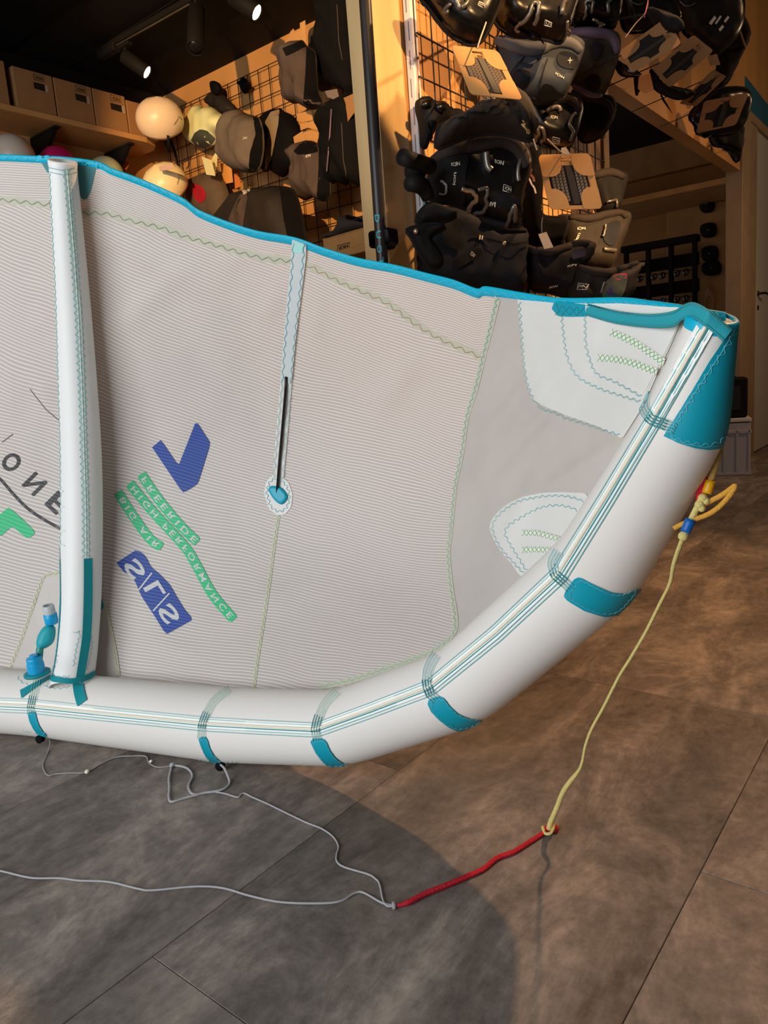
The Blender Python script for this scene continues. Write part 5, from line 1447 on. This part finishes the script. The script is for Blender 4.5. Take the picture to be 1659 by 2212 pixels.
h4, S4 = harness([(1228, 70), (1250, 66), (1280, 68), (1312, 72), (1328, 84), (1334, 105), (1328, 140), (1318, 170), (1300, 205), (1272, 204), (1240, 186), (1222, 150), (1224, 100)], 0.22, mat('camo_panel', (66, 62, 50), 0.75, var=0.55, vscale=14, spec=0.25),
                 'purple edged harness with an olive patterned panel, right of the blue grey one', 0.08,
                 rims=[([(1230, 72), (1255, 70), (1285, 73), (1312, 78), (1326, 92), (1331, 116)], 0.017, mat('purple_rim', (104, 92, 112), 0.6)), ([(1236, 182), (1258, 192), (1280, 202), (1298, 204)], 0.012, mat('purple_rim', (104, 92, 112), 0.6))],
                 panels=[([(1270, 164), (1290, 160), (1298, 178), (1288, 196), (1266, 186)], BLACK), ([(1280, 92), (1300, 100), (1290, 130), (1278, 120)], mat('deep_purple', (44, 36, 54), 0.7))], seed=29, wr=0.008)
h5, S5 = harness([(1120, 232), (1130, 216), (1160, 208), (1195, 205), (1225, 206), (1245, 218), (1254, 240), (1250, 268), (1240, 300), (1225, 322), (1180, 316), (1145, 300), (1128, 268)], 0.11, GLOSS,
                 'glossy black harness with grey hooks, just under the blue grey one', 0.08,
                 rims=[([(1124, 226), (1150, 220), (1185, 218), (1215, 215), (1238, 223), (1250, 242)], 0.018, RIM)],
                 logos=[('ION', (1187, 258), (1202, 260), (1, -7)), ('ION', (1196, 302), (1207, 304), (1, -7))], frames=[[(1194, 304), (1208, 306), (1209, 295), (1195, 292)]],
                 hooks=[([(1178, 244), (1190, 236), (1204, 234), (1210, 244)], 0.008, STG), ([(1160, 298), (1166, 284), (1164, 272), (1174, 276), (1177, 292), (1172, 302)], 0.006, STG), ([(1240, 246), (1230, 258), (1226, 272), (1234, 284), (1230, 300)], 0.006, STG)], seed=30, wr=0.006)
h6, S6 = harness([(1236, 196), (1262, 204), (1290, 210), (1312, 218), (1322, 236), (1320, 262), (1308, 284), (1290, 300), (1262, 308), (1248, 290), (1254, 250), (1244, 216)], 0.10, BLACK,
                 'dull black harness right of the one with grey hooks, its top sloping down', 0.08, rims=[([(1240, 200), (1268, 210), (1296, 218), (1314, 228), (1320, 246)], 0.015, RIM)], hooks=[([(1302, 286), (1303, 300), (1304, 308)], 0.004, STG)], seed=31)
# top row, cut by the photo edge
h7, S7 = harness([(898, -30), (1000, -40), (1060, -30), (1080, 0), (1066, 40), (1050, 75), (1030, 96), (1000, 92), (965, 70), (935, 30)], 0.24, GLOSS, 'glossy black harness at the top of the photo, left of the card string', 0.09,
                 panels=[([(900, -20), (930, 10), (960, 50), (990, 84), (970, 70), (930, 30)], BLACK)], logos=[('ION', (1031, 13), (1044, 19), (2, -8))], frames=[[(1029, 14), (1045, 22), (1047, 13), (1031, 7)]],
                 hooks=[([(976, 6), (968, 14), (966, 22), (975, 20)], 0.005, STG), ([(982, -4), (990, 12), (1002, 16), (1010, 8), (1012, -6)], 0.007, STG)], straps=[([(950, 0), (980, 26), (1010, 44), (1040, 56)], 0.006, JET)], seed=32, wr=0.008)
h8, S8 = harness([(1066, 40), (1080, -30), (1150, -40), (1228, -30), (1240, 10), (1230, 50), (1212, 92), (1180, 86), (1140, 80), (1100, 74)], 0.34, GLOSS, 'glossy black harness at the top of the photo, above the blue grey one', 0.09,
                 panels=[([(1094, 40), (1130, 66), (1165, 76), (1140, 82), (1100, 72)], BLACK)], logos=[('ION', (1178, 45), (1189, 50), (1, -7))], frames=[[(1176, 47), (1190, 52), (1191, 43), (1178, 38)]],
                 hooks=[([(1126, 44), (1142, 28), (1148, 12), (1162, 12), (1160, 32), (1154, 46)], 0.006, STG), ([(1126, 46), (1120, 54), (1122, 60)], 0.005, STG), ([(1222, 2), (1212, 14), (1212, 28)], 0.007, STG), ([(1224, 40), (1224, 60), (1226, 76)], 0.004, STG)],
                 straps=[([(1100, 28), (1130, 50), (1165, 76), (1180, 90)], 0.005, JET)], seed=33, wr=0.008)
h9, S9 = harness([(1230, -30), (1300, -40), (1340, -20), (1336, 20), (1326, 60), (1300, 66), (1262, 62), (1238, 50)], 0.24, GLOSS, 'glossy black harness at the top of the photo, above the purple edged one', 0.08,
                 hooks=[([(1262, 36), (1270, 20), (1268, 6), (1278, 6), (1276, 24)], 0.006, STG), ([(1318, 2), (1310, 12), (1312, 24)], 0.006, STG), ([(1280, 36), (1294, 42), (1304, 46)], 0.005, SILV), ([(1296, 50), (1300, 44)], 0.008, SILV)], straps=[([(1236, 26), (1270, 38), (1310, 58)], 0.005, JET)], seed=34, wr=0.008)
# right of / below the upright card
h10, S10 = harness([(1268, 376), (1300, 371), (1330, 370), (1346, 376), (1350, 394), (1342, 420), (1334, 450), (1320, 462), (1290, 462), (1276, 420)], 0.19, BLACK, 'black harness peeping out right of the upright cardboard card', 0.07,
                   rims=[([(1270, 380), (1300, 376), (1328, 375), (1346, 384)], 0.016, RIM)], hooks=[([(1312, 436), (1326, 434), (1330, 444)], 0.005, STG)], seed=35)
h11, S11 = harness([(1206, 468), (1240, 466), (1280, 464), (1320, 456), (1345, 456), (1356, 466), (1354, 490), (1342, 520), (1330, 550), (1318, 580), (1290, 578), (1250, 570), (1225, 540), (1214, 500)], 0.20, BROWNBLK,
                   'brown black harness with a thick top rim directly below the upright card', 0.08, rims=[([(1232, 470), (1270, 474), (1310, 466), (1340, 461), (1353, 470)], 0.015, RIM)],
                   panels=[([(1308, 484), (1340, 480), (1326, 530), (1304, 520)], NAVY)], logos=[('ION', (1248, 497), (1262, 496), (0, -6)), ('ion', (1248, 520), (1254, 505), (-5, -2))],
                   hooks=[([(1302, 540), (1316, 540), (1326, 542)], 0.007, STG), ([(1304, 486), (1304, 500), (1302, 512)], 0.005, STG)], seed=36)
h12, S12 = harness([(1128, 528), (1150, 536), (1180, 540), (1215, 535), (1245, 524), (1270, 522), (1279, 530), (1276, 552), (1258, 580), (1235, 600), (1230, 640), (1180, 630), (1145, 622), (1128, 580)], 0.27, BLACK,
                   'black harness with a scooped top rim, low in the wall above the kite edge', 0.08, rims=[([(1132, 532), (1160, 543), (1190, 545), (1220, 539), (1248, 528), (1272, 526)], 0.014, RIM)],
                   panels=[([(1234, 548), (1260, 540), (1264, 552), (1236, 560)], mat('indigo_patch', (34, 34, 58), 0.6))], logos=[('ION', (1188, 618), (1204, 616), (1, -5)), ('ION', (1222, 577), (1242, 575), (1, -4))], seed=37)
h13, S13 = harness([(1248, 574), (1280, 586), (1310, 590), (1345, 580), (1370, 568), (1383, 570), (1380, 582), (1365, 600), (1356, 640), (1320, 660), (1250, 660), (1230, 640), (1240, 600)], 0.41, BROWNBLK,
                   'lowest harness at right, black with a pink and green patterned side', 0.08, rims=[([(1256, 578), (1285, 589), (1315, 592), (1348, 583), (1376, 571)], 0.014, RIM)],
                   panels=[([(1310, 606), (1345, 596), (1354, 604), (1340, 640), (1300, 640)], mat('grey_green_pattern', (76, 84, 74), 0.7, var=0.4, vscale=24)), ([(1322, 600), (1352, 592), (1350, 602), (1330, 606)], mat('pink_patch', (170, 26, 80), 0.6)), ([(1306, 634), (1322, 618), (1332, 626), (1324, 644)], mat('violet_patch', (70, 40, 110), 0.6)), ([(1300, 640), (1318, 626), (1330, 644)], mat('green_patch', (46, 92, 68), 0.6))],
                   logos=[('ION', (1254, 622), (1267, 625), (1, -6))], frames=[[(1252, 624), (1268, 628), (1269, 618), (1254, 614)]], hooks=[([(1304, 610), (1300, 622), (1296, 634)], 0.004, STG)], seed=38)
h14, S14 = harness([(1140, 320), (1165, 330), (1170, 400), (1168, 460), (1200, 470), (1225, 470), (1216, 520), (1190, 535), (1150, 532), (1136, 500), (1128, 440)], 0.14, JET,
                   'black harness in deep shade behind the upright card and the large harness', 0.05, straps=[([(1138, 368), (1148, 392), (1156, 420)], 0.006, LOGOW), ([(1138, 320), (1146, 360), (1154, 395)], 0.008, mat('rust_strap', (110, 66, 40), 0.7)), ([(1134, 400), (1126, 430), (1120, 450)], 0.016, mat('rust_strap', (110, 66, 40), 0.7))], seed=39)

# ---- swatch cards: cardboard with a cross-shaped window over studded black webbing
def swatch_card(quad, off, n, label, dim=False, studs=True, hang=True):
    """quad: pixel corners top-left, top-right, bottom-right, bottom-left"""
    c = np.mean(np.asarray(quad, float), axis=0)
    p0 = onx(c[0], c[1], XW+off); n = np.asarray(n, float)/np.linalg.norm(n)
    Q = [onp(x, y, p0, n) for x, y in quad]
    def W(u, v, d=0.0):
        return (Q[0]*(1-u)*(1-v)+Q[1]*u*(1-v)+Q[2]*u*v+Q[3]*(1-u)*v)+n*d
    def rr(x0, y0, x1, y1, rs, k=5):
        out = []
        for (cx, cy, r, a0) in ((x1-rs[1], y0+rs[1], rs[1], -90), (x1-rs[2], y1-rs[2], rs[2], 0), (x0+rs[3], y1-rs[3], rs[3], 90), (x0+rs[0], y0+rs[0], rs[0], 180)):
            for t in np.linspace(0, 90, k): out.append((cx+r*math.cos(math.radians(a0+t)), cy+r*math.sin(math.radians(a0+t))))
        return out
    root = empty('swatch_card', p0, label=label, cat='sample card', group='cardboard sample cards hung among the harnesses')
    m_ = CARD if not dim else mat('dim_cardboard', (160, 118, 76), 0.8, var=0.06, vscale=20)  # darker copy of the cardboard, dimmer light put into its colour
    def plate(name, poly, d0, d1, mm):
        k = len(poly); V = [W(u, v, d1) for u, v in poly]+[W(u, v, d0) for u, v in poly]
        F_ = [list(range(k)), list(range(k, 2*k))[::-1]]+[[i, k+i, k+(i+1) % k, (i+1) % k] for i in range(k)]
        nn = np.cross(V[1]-V[0], V[3]-V[0])
        if nn@n < 0: F_ = [q[::-1] for q in F_]
        return mk(name, V, F_, mm, root, False)
    if hang:
        tp = W(0.5, 0.04); v, f = g_tube([tp, behind(tp, 0.30) if studs else tp+np.array((XW+0.002-tp[0], 0.10, -0.02))], 0.0022, 6); mk('hang_cord', v, f, MATS['black_wire'], root)
    plate('backing', rr(0.02, 0.02, 0.98, 0.98, (.08,)*4), -0.003, -0.001, m_)
    plate('webbing_sample', [(0.30, 0.12), (0.74, 0.12), (0.74, 0.36), (0.86, 0.36), (0.86, 0.66), (0.74, 0.66), (0.74, 0.94), (0.30, 0.94), (0.30, 0.66), (0.14, 0.66), (0.14, 0.36), (0.30, 0.36)], -0.001, 0.002, mat('black_sample', (30, 28, 26), 0.6))
    plate('centre_strap', [(0.47, 0.14), (0.60, 0.14), (0.62, 0.9), (0.49, 0.9)], 0.002, 0.005, mat('dark_centre_strap', (58, 52, 46), 0.45))
    if studs:
        sv, sf = [], []
        for i in range(12):
            for u in (0.20, 0.27, 0.34, 0.41, 0.66, 0.73, 0.80):
                v_ = 0.22+0.055*i
                if (u < 0.32 or u > 0.74) and not 0.38 < v_ < 0.65: continue
                a = g_box(W(u, v_, 0.003), (0.007, 0.004, 0.007)); sv.append(a)
        V, F_ = join(sv); o = mk('studs', V, F_, mat('brown_stud', (120, 100, 78), 0.45), root, False); o['kind'] = 'stuff'
    # corner flaps and side bars in front of the sample
    plate('corner_flap', rr(0.0, 0.0, 0.40, 0.40, (.09, .06, .22, .04)), 0.004, 0.007, m_)
    plate('corner_flap', rr(0.62, 0.0, 1.0, 0.40, (.06, .09, .04, .22)), 0.004, 0.007, m_)
    plate('corner_flap', rr(0.0, 0.62, 0.38, 1.0, (.04, .22, .06, .09)), 0.004, 0.007, m_)
    plate('corner_flap', rr(0.64, 0.60, 1.0, 1.0, (.22, .04, .09, .06)), 0.004, 0.007, m_)
    plate('side_bar', [(0.0, 0.36), (0.12, 0.36), (0.12, 0.66), (0.0, 0.66)], 0.003, 0.005, m_)
    plate('side_bar', [(0.88, 0.36), (1.0, 0.36), (1.0, 0.66), (0.88, 0.66)], 0.003, 0.005, m_)
    plate('top_bar', [(0.36, 0.0), (0.66, 0.0), (0.66, 0.07), (0.36, 0.07)], 0.003, 0.006, m_)
    plate('hang_bar', [(0.38, 0.13), (0.64, 0.13), (0.62, 0.20), (0.40, 0.20)], 0.002, 0.005, m_)
    plate('bottom_bar', [(0.30, 0.93), (0.70, 0.93), (0.70, 1.0), (0.30, 1.0)], 0.003, 0.006, m_)
    return root


def string(pts, off, label, r=0.0018, m_=None):
    V, Fc = g_tube(smooth_line(g3(pts, off), 5), r, 6)
    o = mk('string', V, Fc, m_ or ROPE); q = g3(pts[:1], off)[0]
    v, f = g_tube([q, behind(q)], r, 6); mk('hook_end', v, f, WEB, o)
    return tag(o, label, 'string')


swatch_card([(973, 100), (1074, 112), (1128, 218), (1016, 206)], 0.40, NH, 'slanted cardboard sample card hanging by a string at the upper left of the harness wall')
swatch_card([(1160, 336), (1272, 332), (1300, 452), (1186, 454)], 0.40, NH, 'upright cardboard sample card right of the large harness')
string([(1050, 48), (1046, 60), (1038, 82), (1031, 104)], 0.43, 'pale doubled string holding the slanted sample card')
string([(1182, 300), (1198, 316), (1212, 328), (1222, 334)], 0.43, 'pale string with loose ends holding the upright sample card')
string([(1152, 300), (1156, 312), (1160, 324)], 0.42, 'short frayed cord left of the upright sample card')
card_piece('price_tag', [(1212, 320), (1222, 318), (1232, 334), (1214, 336)], onx(1222, 328, XW+0.42), NH, ROPE, label='small cream tag at the top of the upright sample card', cat='tag')
card_piece('price_tag', [(1163, 506), (1180, 501), (1195, 534), (1176, 538)], onx(1178, 520, XW+0.40), NH, mat('cream_tag', (206, 176, 140), 0.7), label='cream price tag on a cord above the scoop-topped harness', cat='tag')
string([(1172, 470), (1170, 486), (1171, 503)], 0.40, 'thin cord holding the cream price tag', 0.0014, mat('grey_cord', (110, 104, 96), 0.6))

# ---- harnesses hung high over the opening, with four dim cards
NT = (0.62, -0.70, -0.35)
for k, (poly, lab, off) in enumerate([
        ([(1340, -30), (1400, -40), (1440, -20), (1466, 20), (1462, 50), (1430, 60), (1380, 70), (1345, 60)], 'black harness at the top of the photo over the dim slanted cards, farthest left', 0.30),
        ([(1400, 20), (1425, 24), (1452, 34), (1466, 50), (1464, 70), (1440, 74), (1420, 60)], 'black rimmed harness end curving over the first dim card', 0.52),
        ([(1450, -30), (1540, -40), (1600, -20), (1606, 40), (1590, 80), (1560, 110), (1540, 120), (1500, 90), (1470, 60)], 'black harness with white stripes at the top right of the photo', 0.26),
        ([(1540, 40), (1590, 20), (1618, 60), (1614, 90), (1590, 140), (1570, 180), (1540, 190), (1550, 130)], 'black harness edge against the plywood panel at far right', 0.22),
        ([(1328, 130), (1345, 140), (1380, 160), (1366, 164), (1340, 160)], 'black tip of a harness under the first dim card', 0.30),
        ([(1406, 150), (1430, 180), (1462, 190), (1500, 200), (1470, 214), (1440, 206), (1412, 188)], 'black lining showing below the second dim card', 0.28),
        ([(1488, 250), (1520, 210), (1560, 190), (1620, 196), (1610, 260), (1580, 290), (1510, 292), (1500, 270)], 'black harness carrying the fourth dim card', 0.18),
        ([(1532, 290), (1560, 276), (1600, 266), (1602, 300), (1590, 330), (1560, 318), (1540, 314)], 'lowest black harness on the lintel beside the jamb', 0.14),
        ([(1560, 300), (1600, 290), (1596, 330), (1590, 352), (1582, 340)], 'black strap end hanging lowest beside the jamb', 0.12)]):
    harness(poly, off, BLACK if k % 2 else GLOSS, lab, 0.06, n=NT, seed=40+k, group='harnesses over the opening', hooks=[([(poly[0][0]+20, poly[0][1]+30), (poly[0][0]+34, poly[0][1]+42), (poly[0][0]+48, poly[0][1]+38)], 0.004, STG)] if k in (0, 2, 6, 7) else (),
            straps=[([(1532, 52), (1543, 36)], 0.016, LOGOW), ([(1544, 52), (1556, 34)], 0.010, LOGOW), ([(1563, 48), (1572, 36)], 0.012, LOGOW), ([(1552, 66), (1560, 56)], 0.014, LOGOW)] if k == 2 else ())
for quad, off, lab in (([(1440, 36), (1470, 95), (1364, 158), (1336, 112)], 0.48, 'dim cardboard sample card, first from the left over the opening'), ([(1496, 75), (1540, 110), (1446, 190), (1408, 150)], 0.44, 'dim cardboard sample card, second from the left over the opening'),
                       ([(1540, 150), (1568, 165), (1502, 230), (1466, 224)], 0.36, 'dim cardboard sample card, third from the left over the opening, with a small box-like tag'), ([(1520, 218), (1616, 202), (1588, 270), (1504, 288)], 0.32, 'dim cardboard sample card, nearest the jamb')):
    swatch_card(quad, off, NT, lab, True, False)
string([(1394, -20), (1400, 6), (1392, 30), (1372, 52), (1350, 82)], 0.46, 'grey cord slanting down at the top, left of the first dim card', 0.0018, mat('grey_cord', (110, 104, 96), 0.6))
string([(1404, -20), (1398, 10), (1392, 38)], 0.47, 'pinkish red cord above the first dim card', 0.0018, mat('pink_cord', (190, 90, 96), 0.6))
string([(1582, 20), (1592, 50), (1602, 80), (1610, 104)], 0.30, 'tan webbing strip over the black harness at far right', 0.006, mat('tan_webbing', (104, 84, 60), 0.7))
card_piece('price_tag', [(1380, 166), (1404, 158), (1412, 194), (1394, 202), (1378, 192)], onx(1395, 180, XW+0.42), NT, mat('dim_orange_card', (150, 98, 54), 0.8), label='dim orange tag with a pale sticker hanging under the first dim card', cat='tag')  # weaker light over the opening is put into the tag colour
card_piece('price_tag', [(1528, 122), (1548, 116), (1556, 140), (1534, 142)], onx(1542, 130, XW+0.44), NT, mat('dim_tan_card', (166, 124, 84), 0.8), label='tan tag with a pale end right of the second dim card', cat='tag')  # tag colour darkened for the weaker light here
for poly, lab in (([(1368, 150), (1378, 150), (1380, 200), (1372, 206)], 'thin black strap hanging left of the dim orange tag'), ([(1426, 200), (1440, 222), (1454, 248), (1448, 240), (1430, 216)], 'thin black pointed strap hanging below the second dim card')):
    c = np.mean(np.array(poly, float), axis=0)
    tag(mk('hanging_strap', *g_puff(poly, onx(c[0], c[1], XW+0.24), NT, 0.04, 0.008, wr=0, smooth=2, step=0.012), WEB), lab, 'strap')

for o in [o for o in bpy.data.objects if o.name.startswith('price_tag') and o.location.x > -1.4]:
    q = np.array(o.location)+np.array((0, 0, max(v.co.z for v in o.data.vertices)-0.004)); v, f = g_tube([q, behind(q, 0.3)], 0.0015, 5); mk('tag_cord', v, f, ROPE, o)

# ---- mast with turquoise letters leaning on the post
ma, mb = onp(786, -40, (XW, 1.70, 0), (0, 1, 0)), onp(831, 640, (XW, 1.70, 0), (0, 1, 0))
d_ = (mb-ma)/np.linalg.norm(mb-ma); mfoot = mb+d_*((mb[2]-0.0)/(-d_[2]))
mast = empty('mast', mfoot, label='dark carbon mast with turquoise letters, clipped to the pine post', cat='mast')
V, Fc = g_tube([ma-d_*0.7, ma, (ma+mb)/2, mb, mfoot], 0.0165, 20); mk('tube', V, Fc, mat('carbon_tube', (46, 42, 42), 0.35), mast)
SM = Surf(V, Fc, 2.3)
for ch, (x, y) in (('D', (815, 472)), ('U', (818, 507)), ('O', (820, 538)), ('T', (824, 564)), ('O', (826, 596))):
    text_on('lettering', ch, (x-5, y-8), (x-4, y+9), (9, -1), SM, mat('turquoise_print', (58, 178, 198), 0.5), mast, 0.0012)
V, Fc = g_box(onp(828, 515, (XW, 1.72, 0), (0, 1, 0)), (0.075, 0.05, 0.045), None, 0.006); mk('clip', V, Fc, GLOSS, mast)
V, Fc = g_box(onp(838, 516, (XW, 1.735, 0), (0, 1, 0)), (0.03, 0.04, 0.055), None, 0.006); mk('clip_screw_block', V, Fc, BLACK, mast)

# ---- magazines hung edge-on beside the post
P0 = onp(851, 0, (0, 1.925, 0), (0, 1, 0))
mg = empty('catalogue_stack', (XW+0.02, 1.93, 0.9), label='white printed paper stack seen edge-on between the pine post and the harness wall', cat='paper')
xa, xb = XW+0.004, XW+0.030
V, Fc = g_box(((xa+xb)/2, 1.925, 1.45), (xb-xa, 0.030, 1.25), None, 0.002); mk('pages', V, Fc, mat('white_paper', (214, 214, 222), 0.6, var=0.06, vscale=40), mg, False)
for k in range(14):
    z = 0.95+0.075*k
    V, Fc = g_box((xa+0.012+0.002*(k % 3), 1.9095, z), (0.003, 0.0008, 0.05)); mk('print_line', V, Fc, mat('grey_print', (120, 120, 130), 0.6), mg, False)
for k, (c_, z, h_) in enumerate([((196, 92, 72), 1.42, 0.14), ((30, 140, 168), 1.34, 0.16), ((72, 130, 52), 1.32, 0.10), ((206, 150, 128), 1.20, 0.16), ((190, 160, 150), 1.66, 0.10)]):
    V, Fc = g_box((xb+0.0012, 1.921+0.0035*(k % 3), z), (0.0016, 0.009, h_)); mk('cover_picture', V, Fc, mat('cover_ink_%d' % k, c_, 0.5), mg, False)

# ---- back room: goggles rack, hook, crate and case by the jamb
rk = empty('display_rack', (-1.95, 6.25, 0), label='tall dark display rack in the back room', cat='rack')
for x in (-2.30, -2.12, -1.94, -1.76):
    V, Fc = g_box((x, 6.28, 0.85), (0.03, 0.05, 1.70), None, 0.003); mk('post', V, Fc, BLK, rk, False)
V, Fc = g_box((-2.03, 6.28, 1.70), (0.60, 0.10, 0.05), None, 0.004); mk('top_rail', V, Fc, BLK, rk, False)
for k in range(7):
    V, Fc = g_box((-2.03, 6.33, 0.35+0.2*k), (0.58, 0.02, 0.10), None, 0.003); mk('back_slat', V, Fc, BLK, rk, False)
LENSM = mat('dark_lens_glass', (18, 18, 22), 0.12, spec=0.8)
gl0 = None
TINT = {(1, 4): (30, 60, 130), (1, 2): (150, 150, 30)}
for i, x in enumerate((-2.21, -2.03, -1.85)):
    for j in range(6):
        z = 0.45+0.2*j; y = 6.235
        parts = [g_lathe((x+s*0.034, y, z), (0, -1, 0.1), [(0.001, -0.004), (0.022, -0.004), (0.028, 0), (0.022, 0.005), (0.001, 0.006)], 12, caps=False) for s in (-1, 1)]
        parts.append(g_tube([(x-0.066, y+0.03, z+0.012), (x-0.06, y-0.004, z+0.016), (x, y-0.008, z+0.014), (x+0.06, y-0.004, z+0.016), (x+0.066, y+0.03, z+0.012)], 0.004, 6))
        V, Fc = join(parts)
        c_ = TINT.get((i, j))
        lab = 'dark sunglasses in the %s column of the rack, %s row from the top' % (('left', 'middle', 'right')[i], ('sixth', 'fifth', 'fourth', 'third', 'second', 'first')[j]) if c_ is None else ('sunglasses with blue mirror lenses on the rack' if j == 4 else 'sunglasses with yellow mirror lenses on the rack')
        tag(mk('sunglasses', V, Fc, mat('lens_%d' % j, c_, 0.15, spec=0.8) if c_ else LENSM), lab, 'sunglasses', 'sunglasses on the display rack')
for k, (x0, y0, w_, h_) in enumerate([(1514, 428, 26, 30), (1516, 486, 28, 26), (1518, 536, 30, 28), (1520, 568, 34, 26)]):
    c = ony(x0+w_/2, y0+h_/2, 6.53)
    V, Fc = g_puff([(x0, y0), (x0+w_, y0-4), (x0+w_+2, y0+h_-3), (x0+2, y0+h_)], c, (-0.2, -1, 0), 0.05, 0.02, wr=0.004, smooth=3)
    o = tag(mk('goggles_case', V, Fc, BLACK), 'black case hung on the plywood board in the back room, %s' % ('topmost', 'second from top', 'third from top', 'lowest of four')[k], 'case', 'black cases on the plywood board')
    S_ = Surf(V, Fc, range_of(V))
    bead('rivet', S_.hit(x0+w_*0.5, y0+h_*0.4, 0.004)[0], 0.008, STG, o)
c = ony(1590, 505, 6.585)
V, Fc = g_puff([(1584, 498), (1590, 488), (1597, 490), (1597, 518), (1586, 516), (1582, 510), (1586, 506)], c, (-0.2, -1, 0), 0.02, 0.01, wr=0, smooth=2)
tag(mk('yellow_cap', V, Fc, mat('yellow_plastic', (226, 178, 40), 0.5)), 'small yellow object at the edge of the jamb in the back room', 'cap')
# child-size wetsuit shape low at right
c = ony(1535, 640, 6.585)
V, Fc = g_puff([(1524, 632), (1532, 620), (1540, 618), (1548, 626), (1552, 640), (1548, 668), (1541, 670), (1540, 648), (1534, 648), (1532, 672), (1524, 670)], c, (-0.2, -1, 0), 0.04, 0.02, wr=0.004, smooth=2)
tag(mk('coat_hanger', V, Fc, mat('tan_pink_frame', (176, 128, 92), 0.6)), 'tan hanger-like frame low on the rear wall, just above the kite tip', 'frame')

# white crate with a black case on top, beside the jamb
CR = mat('grey_white_crate', (176, 178, 186), 0.5)
ca_, cb_ = onz(1536, 1028), onz(1621, 1026)
cx, cy = (ca_[0]+cb_[0])/2-0.02, (ca_[1]+cb_[1])/2+0.14
dv_ = cb_-ca_; L_c = float(np.linalg.norm(dv_[:2])); an = math.atan2(dv_[1], dv_[0])
axc = np.array([[math.cos(an), math.sin(an), 0], [-math.sin(an), math.cos(an), 0], [0, 0, 1]])
cr = empty('crate', (cx, cy, 0), label='grey white plastic crate standing on the floor beside the jamb', cat='crate')
cen = (ca_+cb_)/2+axc[1]*0.16
hC = 0.36
for nm, c_, s_ in (('front_wall', cen-axc[1]*0.155, (L_c, 0.01, hC-0.02)), ('rear_wall', cen+axc[1]*0.155, (L_c, 0.01, hC-0.02)), ('side_wall', cen-axc[0]*(L_c/2-0.005), (0.01, 0.30, hC-0.02)), ('side_wall', cen+axc[0]*(L_c/2-0.005), (0.01, 0.30, hC-0.02)), ('base_plate', cen, (L_c-0.02, 0.30, 0.01))):
    c_ = np.array(c_, float); c_[2] = 0.005 if nm == 'base_plate' else hC/2-0.004
    v, f = g_box(c_, s_, axc, 0.003); mk(nm, v, f, CR, cr, False)
for t in (-0.46, -0.16, 0.16, 0.46):
    c_ = cen-axc[1]*0.165+axc[0]*(t*L_c); c_[2] = hC*0.45
    v, f = g_box(c_, (0.014, 0.012, hC*0.8), axc, 0.002); mk('rib', v, f, CR, cr, False)
for z in (0.012, hC*0.80):
    c_ = cen-axc[1]*0.164; c_[2] = z
    v, f = g_box(c_, (L_c+0.01, 0.014, 0.02), axc, 0.002); mk('rib', v, f, CR, cr, False)
c_ = np.array(cen); c_[2] = hC+0.004
v, f = g_box(c_, (L_c+0.01, 0.33, 0.024), axc, 0.004); mk('lid', v, f, mat('pale_lid', (206, 206, 208), 0.5), cr, False)
zc_ = hC+0.018
cs = empty('speaker_case', (cen[0], cen[1], zc_), label='black square case with a carry strap standing on the grey white crate', cat='case')
c_ = np.array(cen)-axc[0]*0.01; c_[2] = zc_+0.13
v, f = g_box(c_, (L_c*0.95, 0.24, 0.26), axc, 0.012); mk('body', v, f, BLACK, cs, False)
c2 = c_-axc[1]*0.122
v, f = g_box(c2, (L_c*0.62, 0.012, 0.16), axc, 0.004); mk('front_panel', v, f, GLOSS, cs, False)
v, f = g_tube([c_+axc[0]*0.05+np.array((0, 0, 0.128)), c_-axc[0]*0.02+np.array((0, 0, 0.22)), c_-axc[0]*0.08+np.array((0, 0, 0.27)), c_-axc[0]*0.10+np.array((0, 0, 0.128))], 0.010, 8, flat=0.4); mk('carry_strap', v, f, WEB, cs)
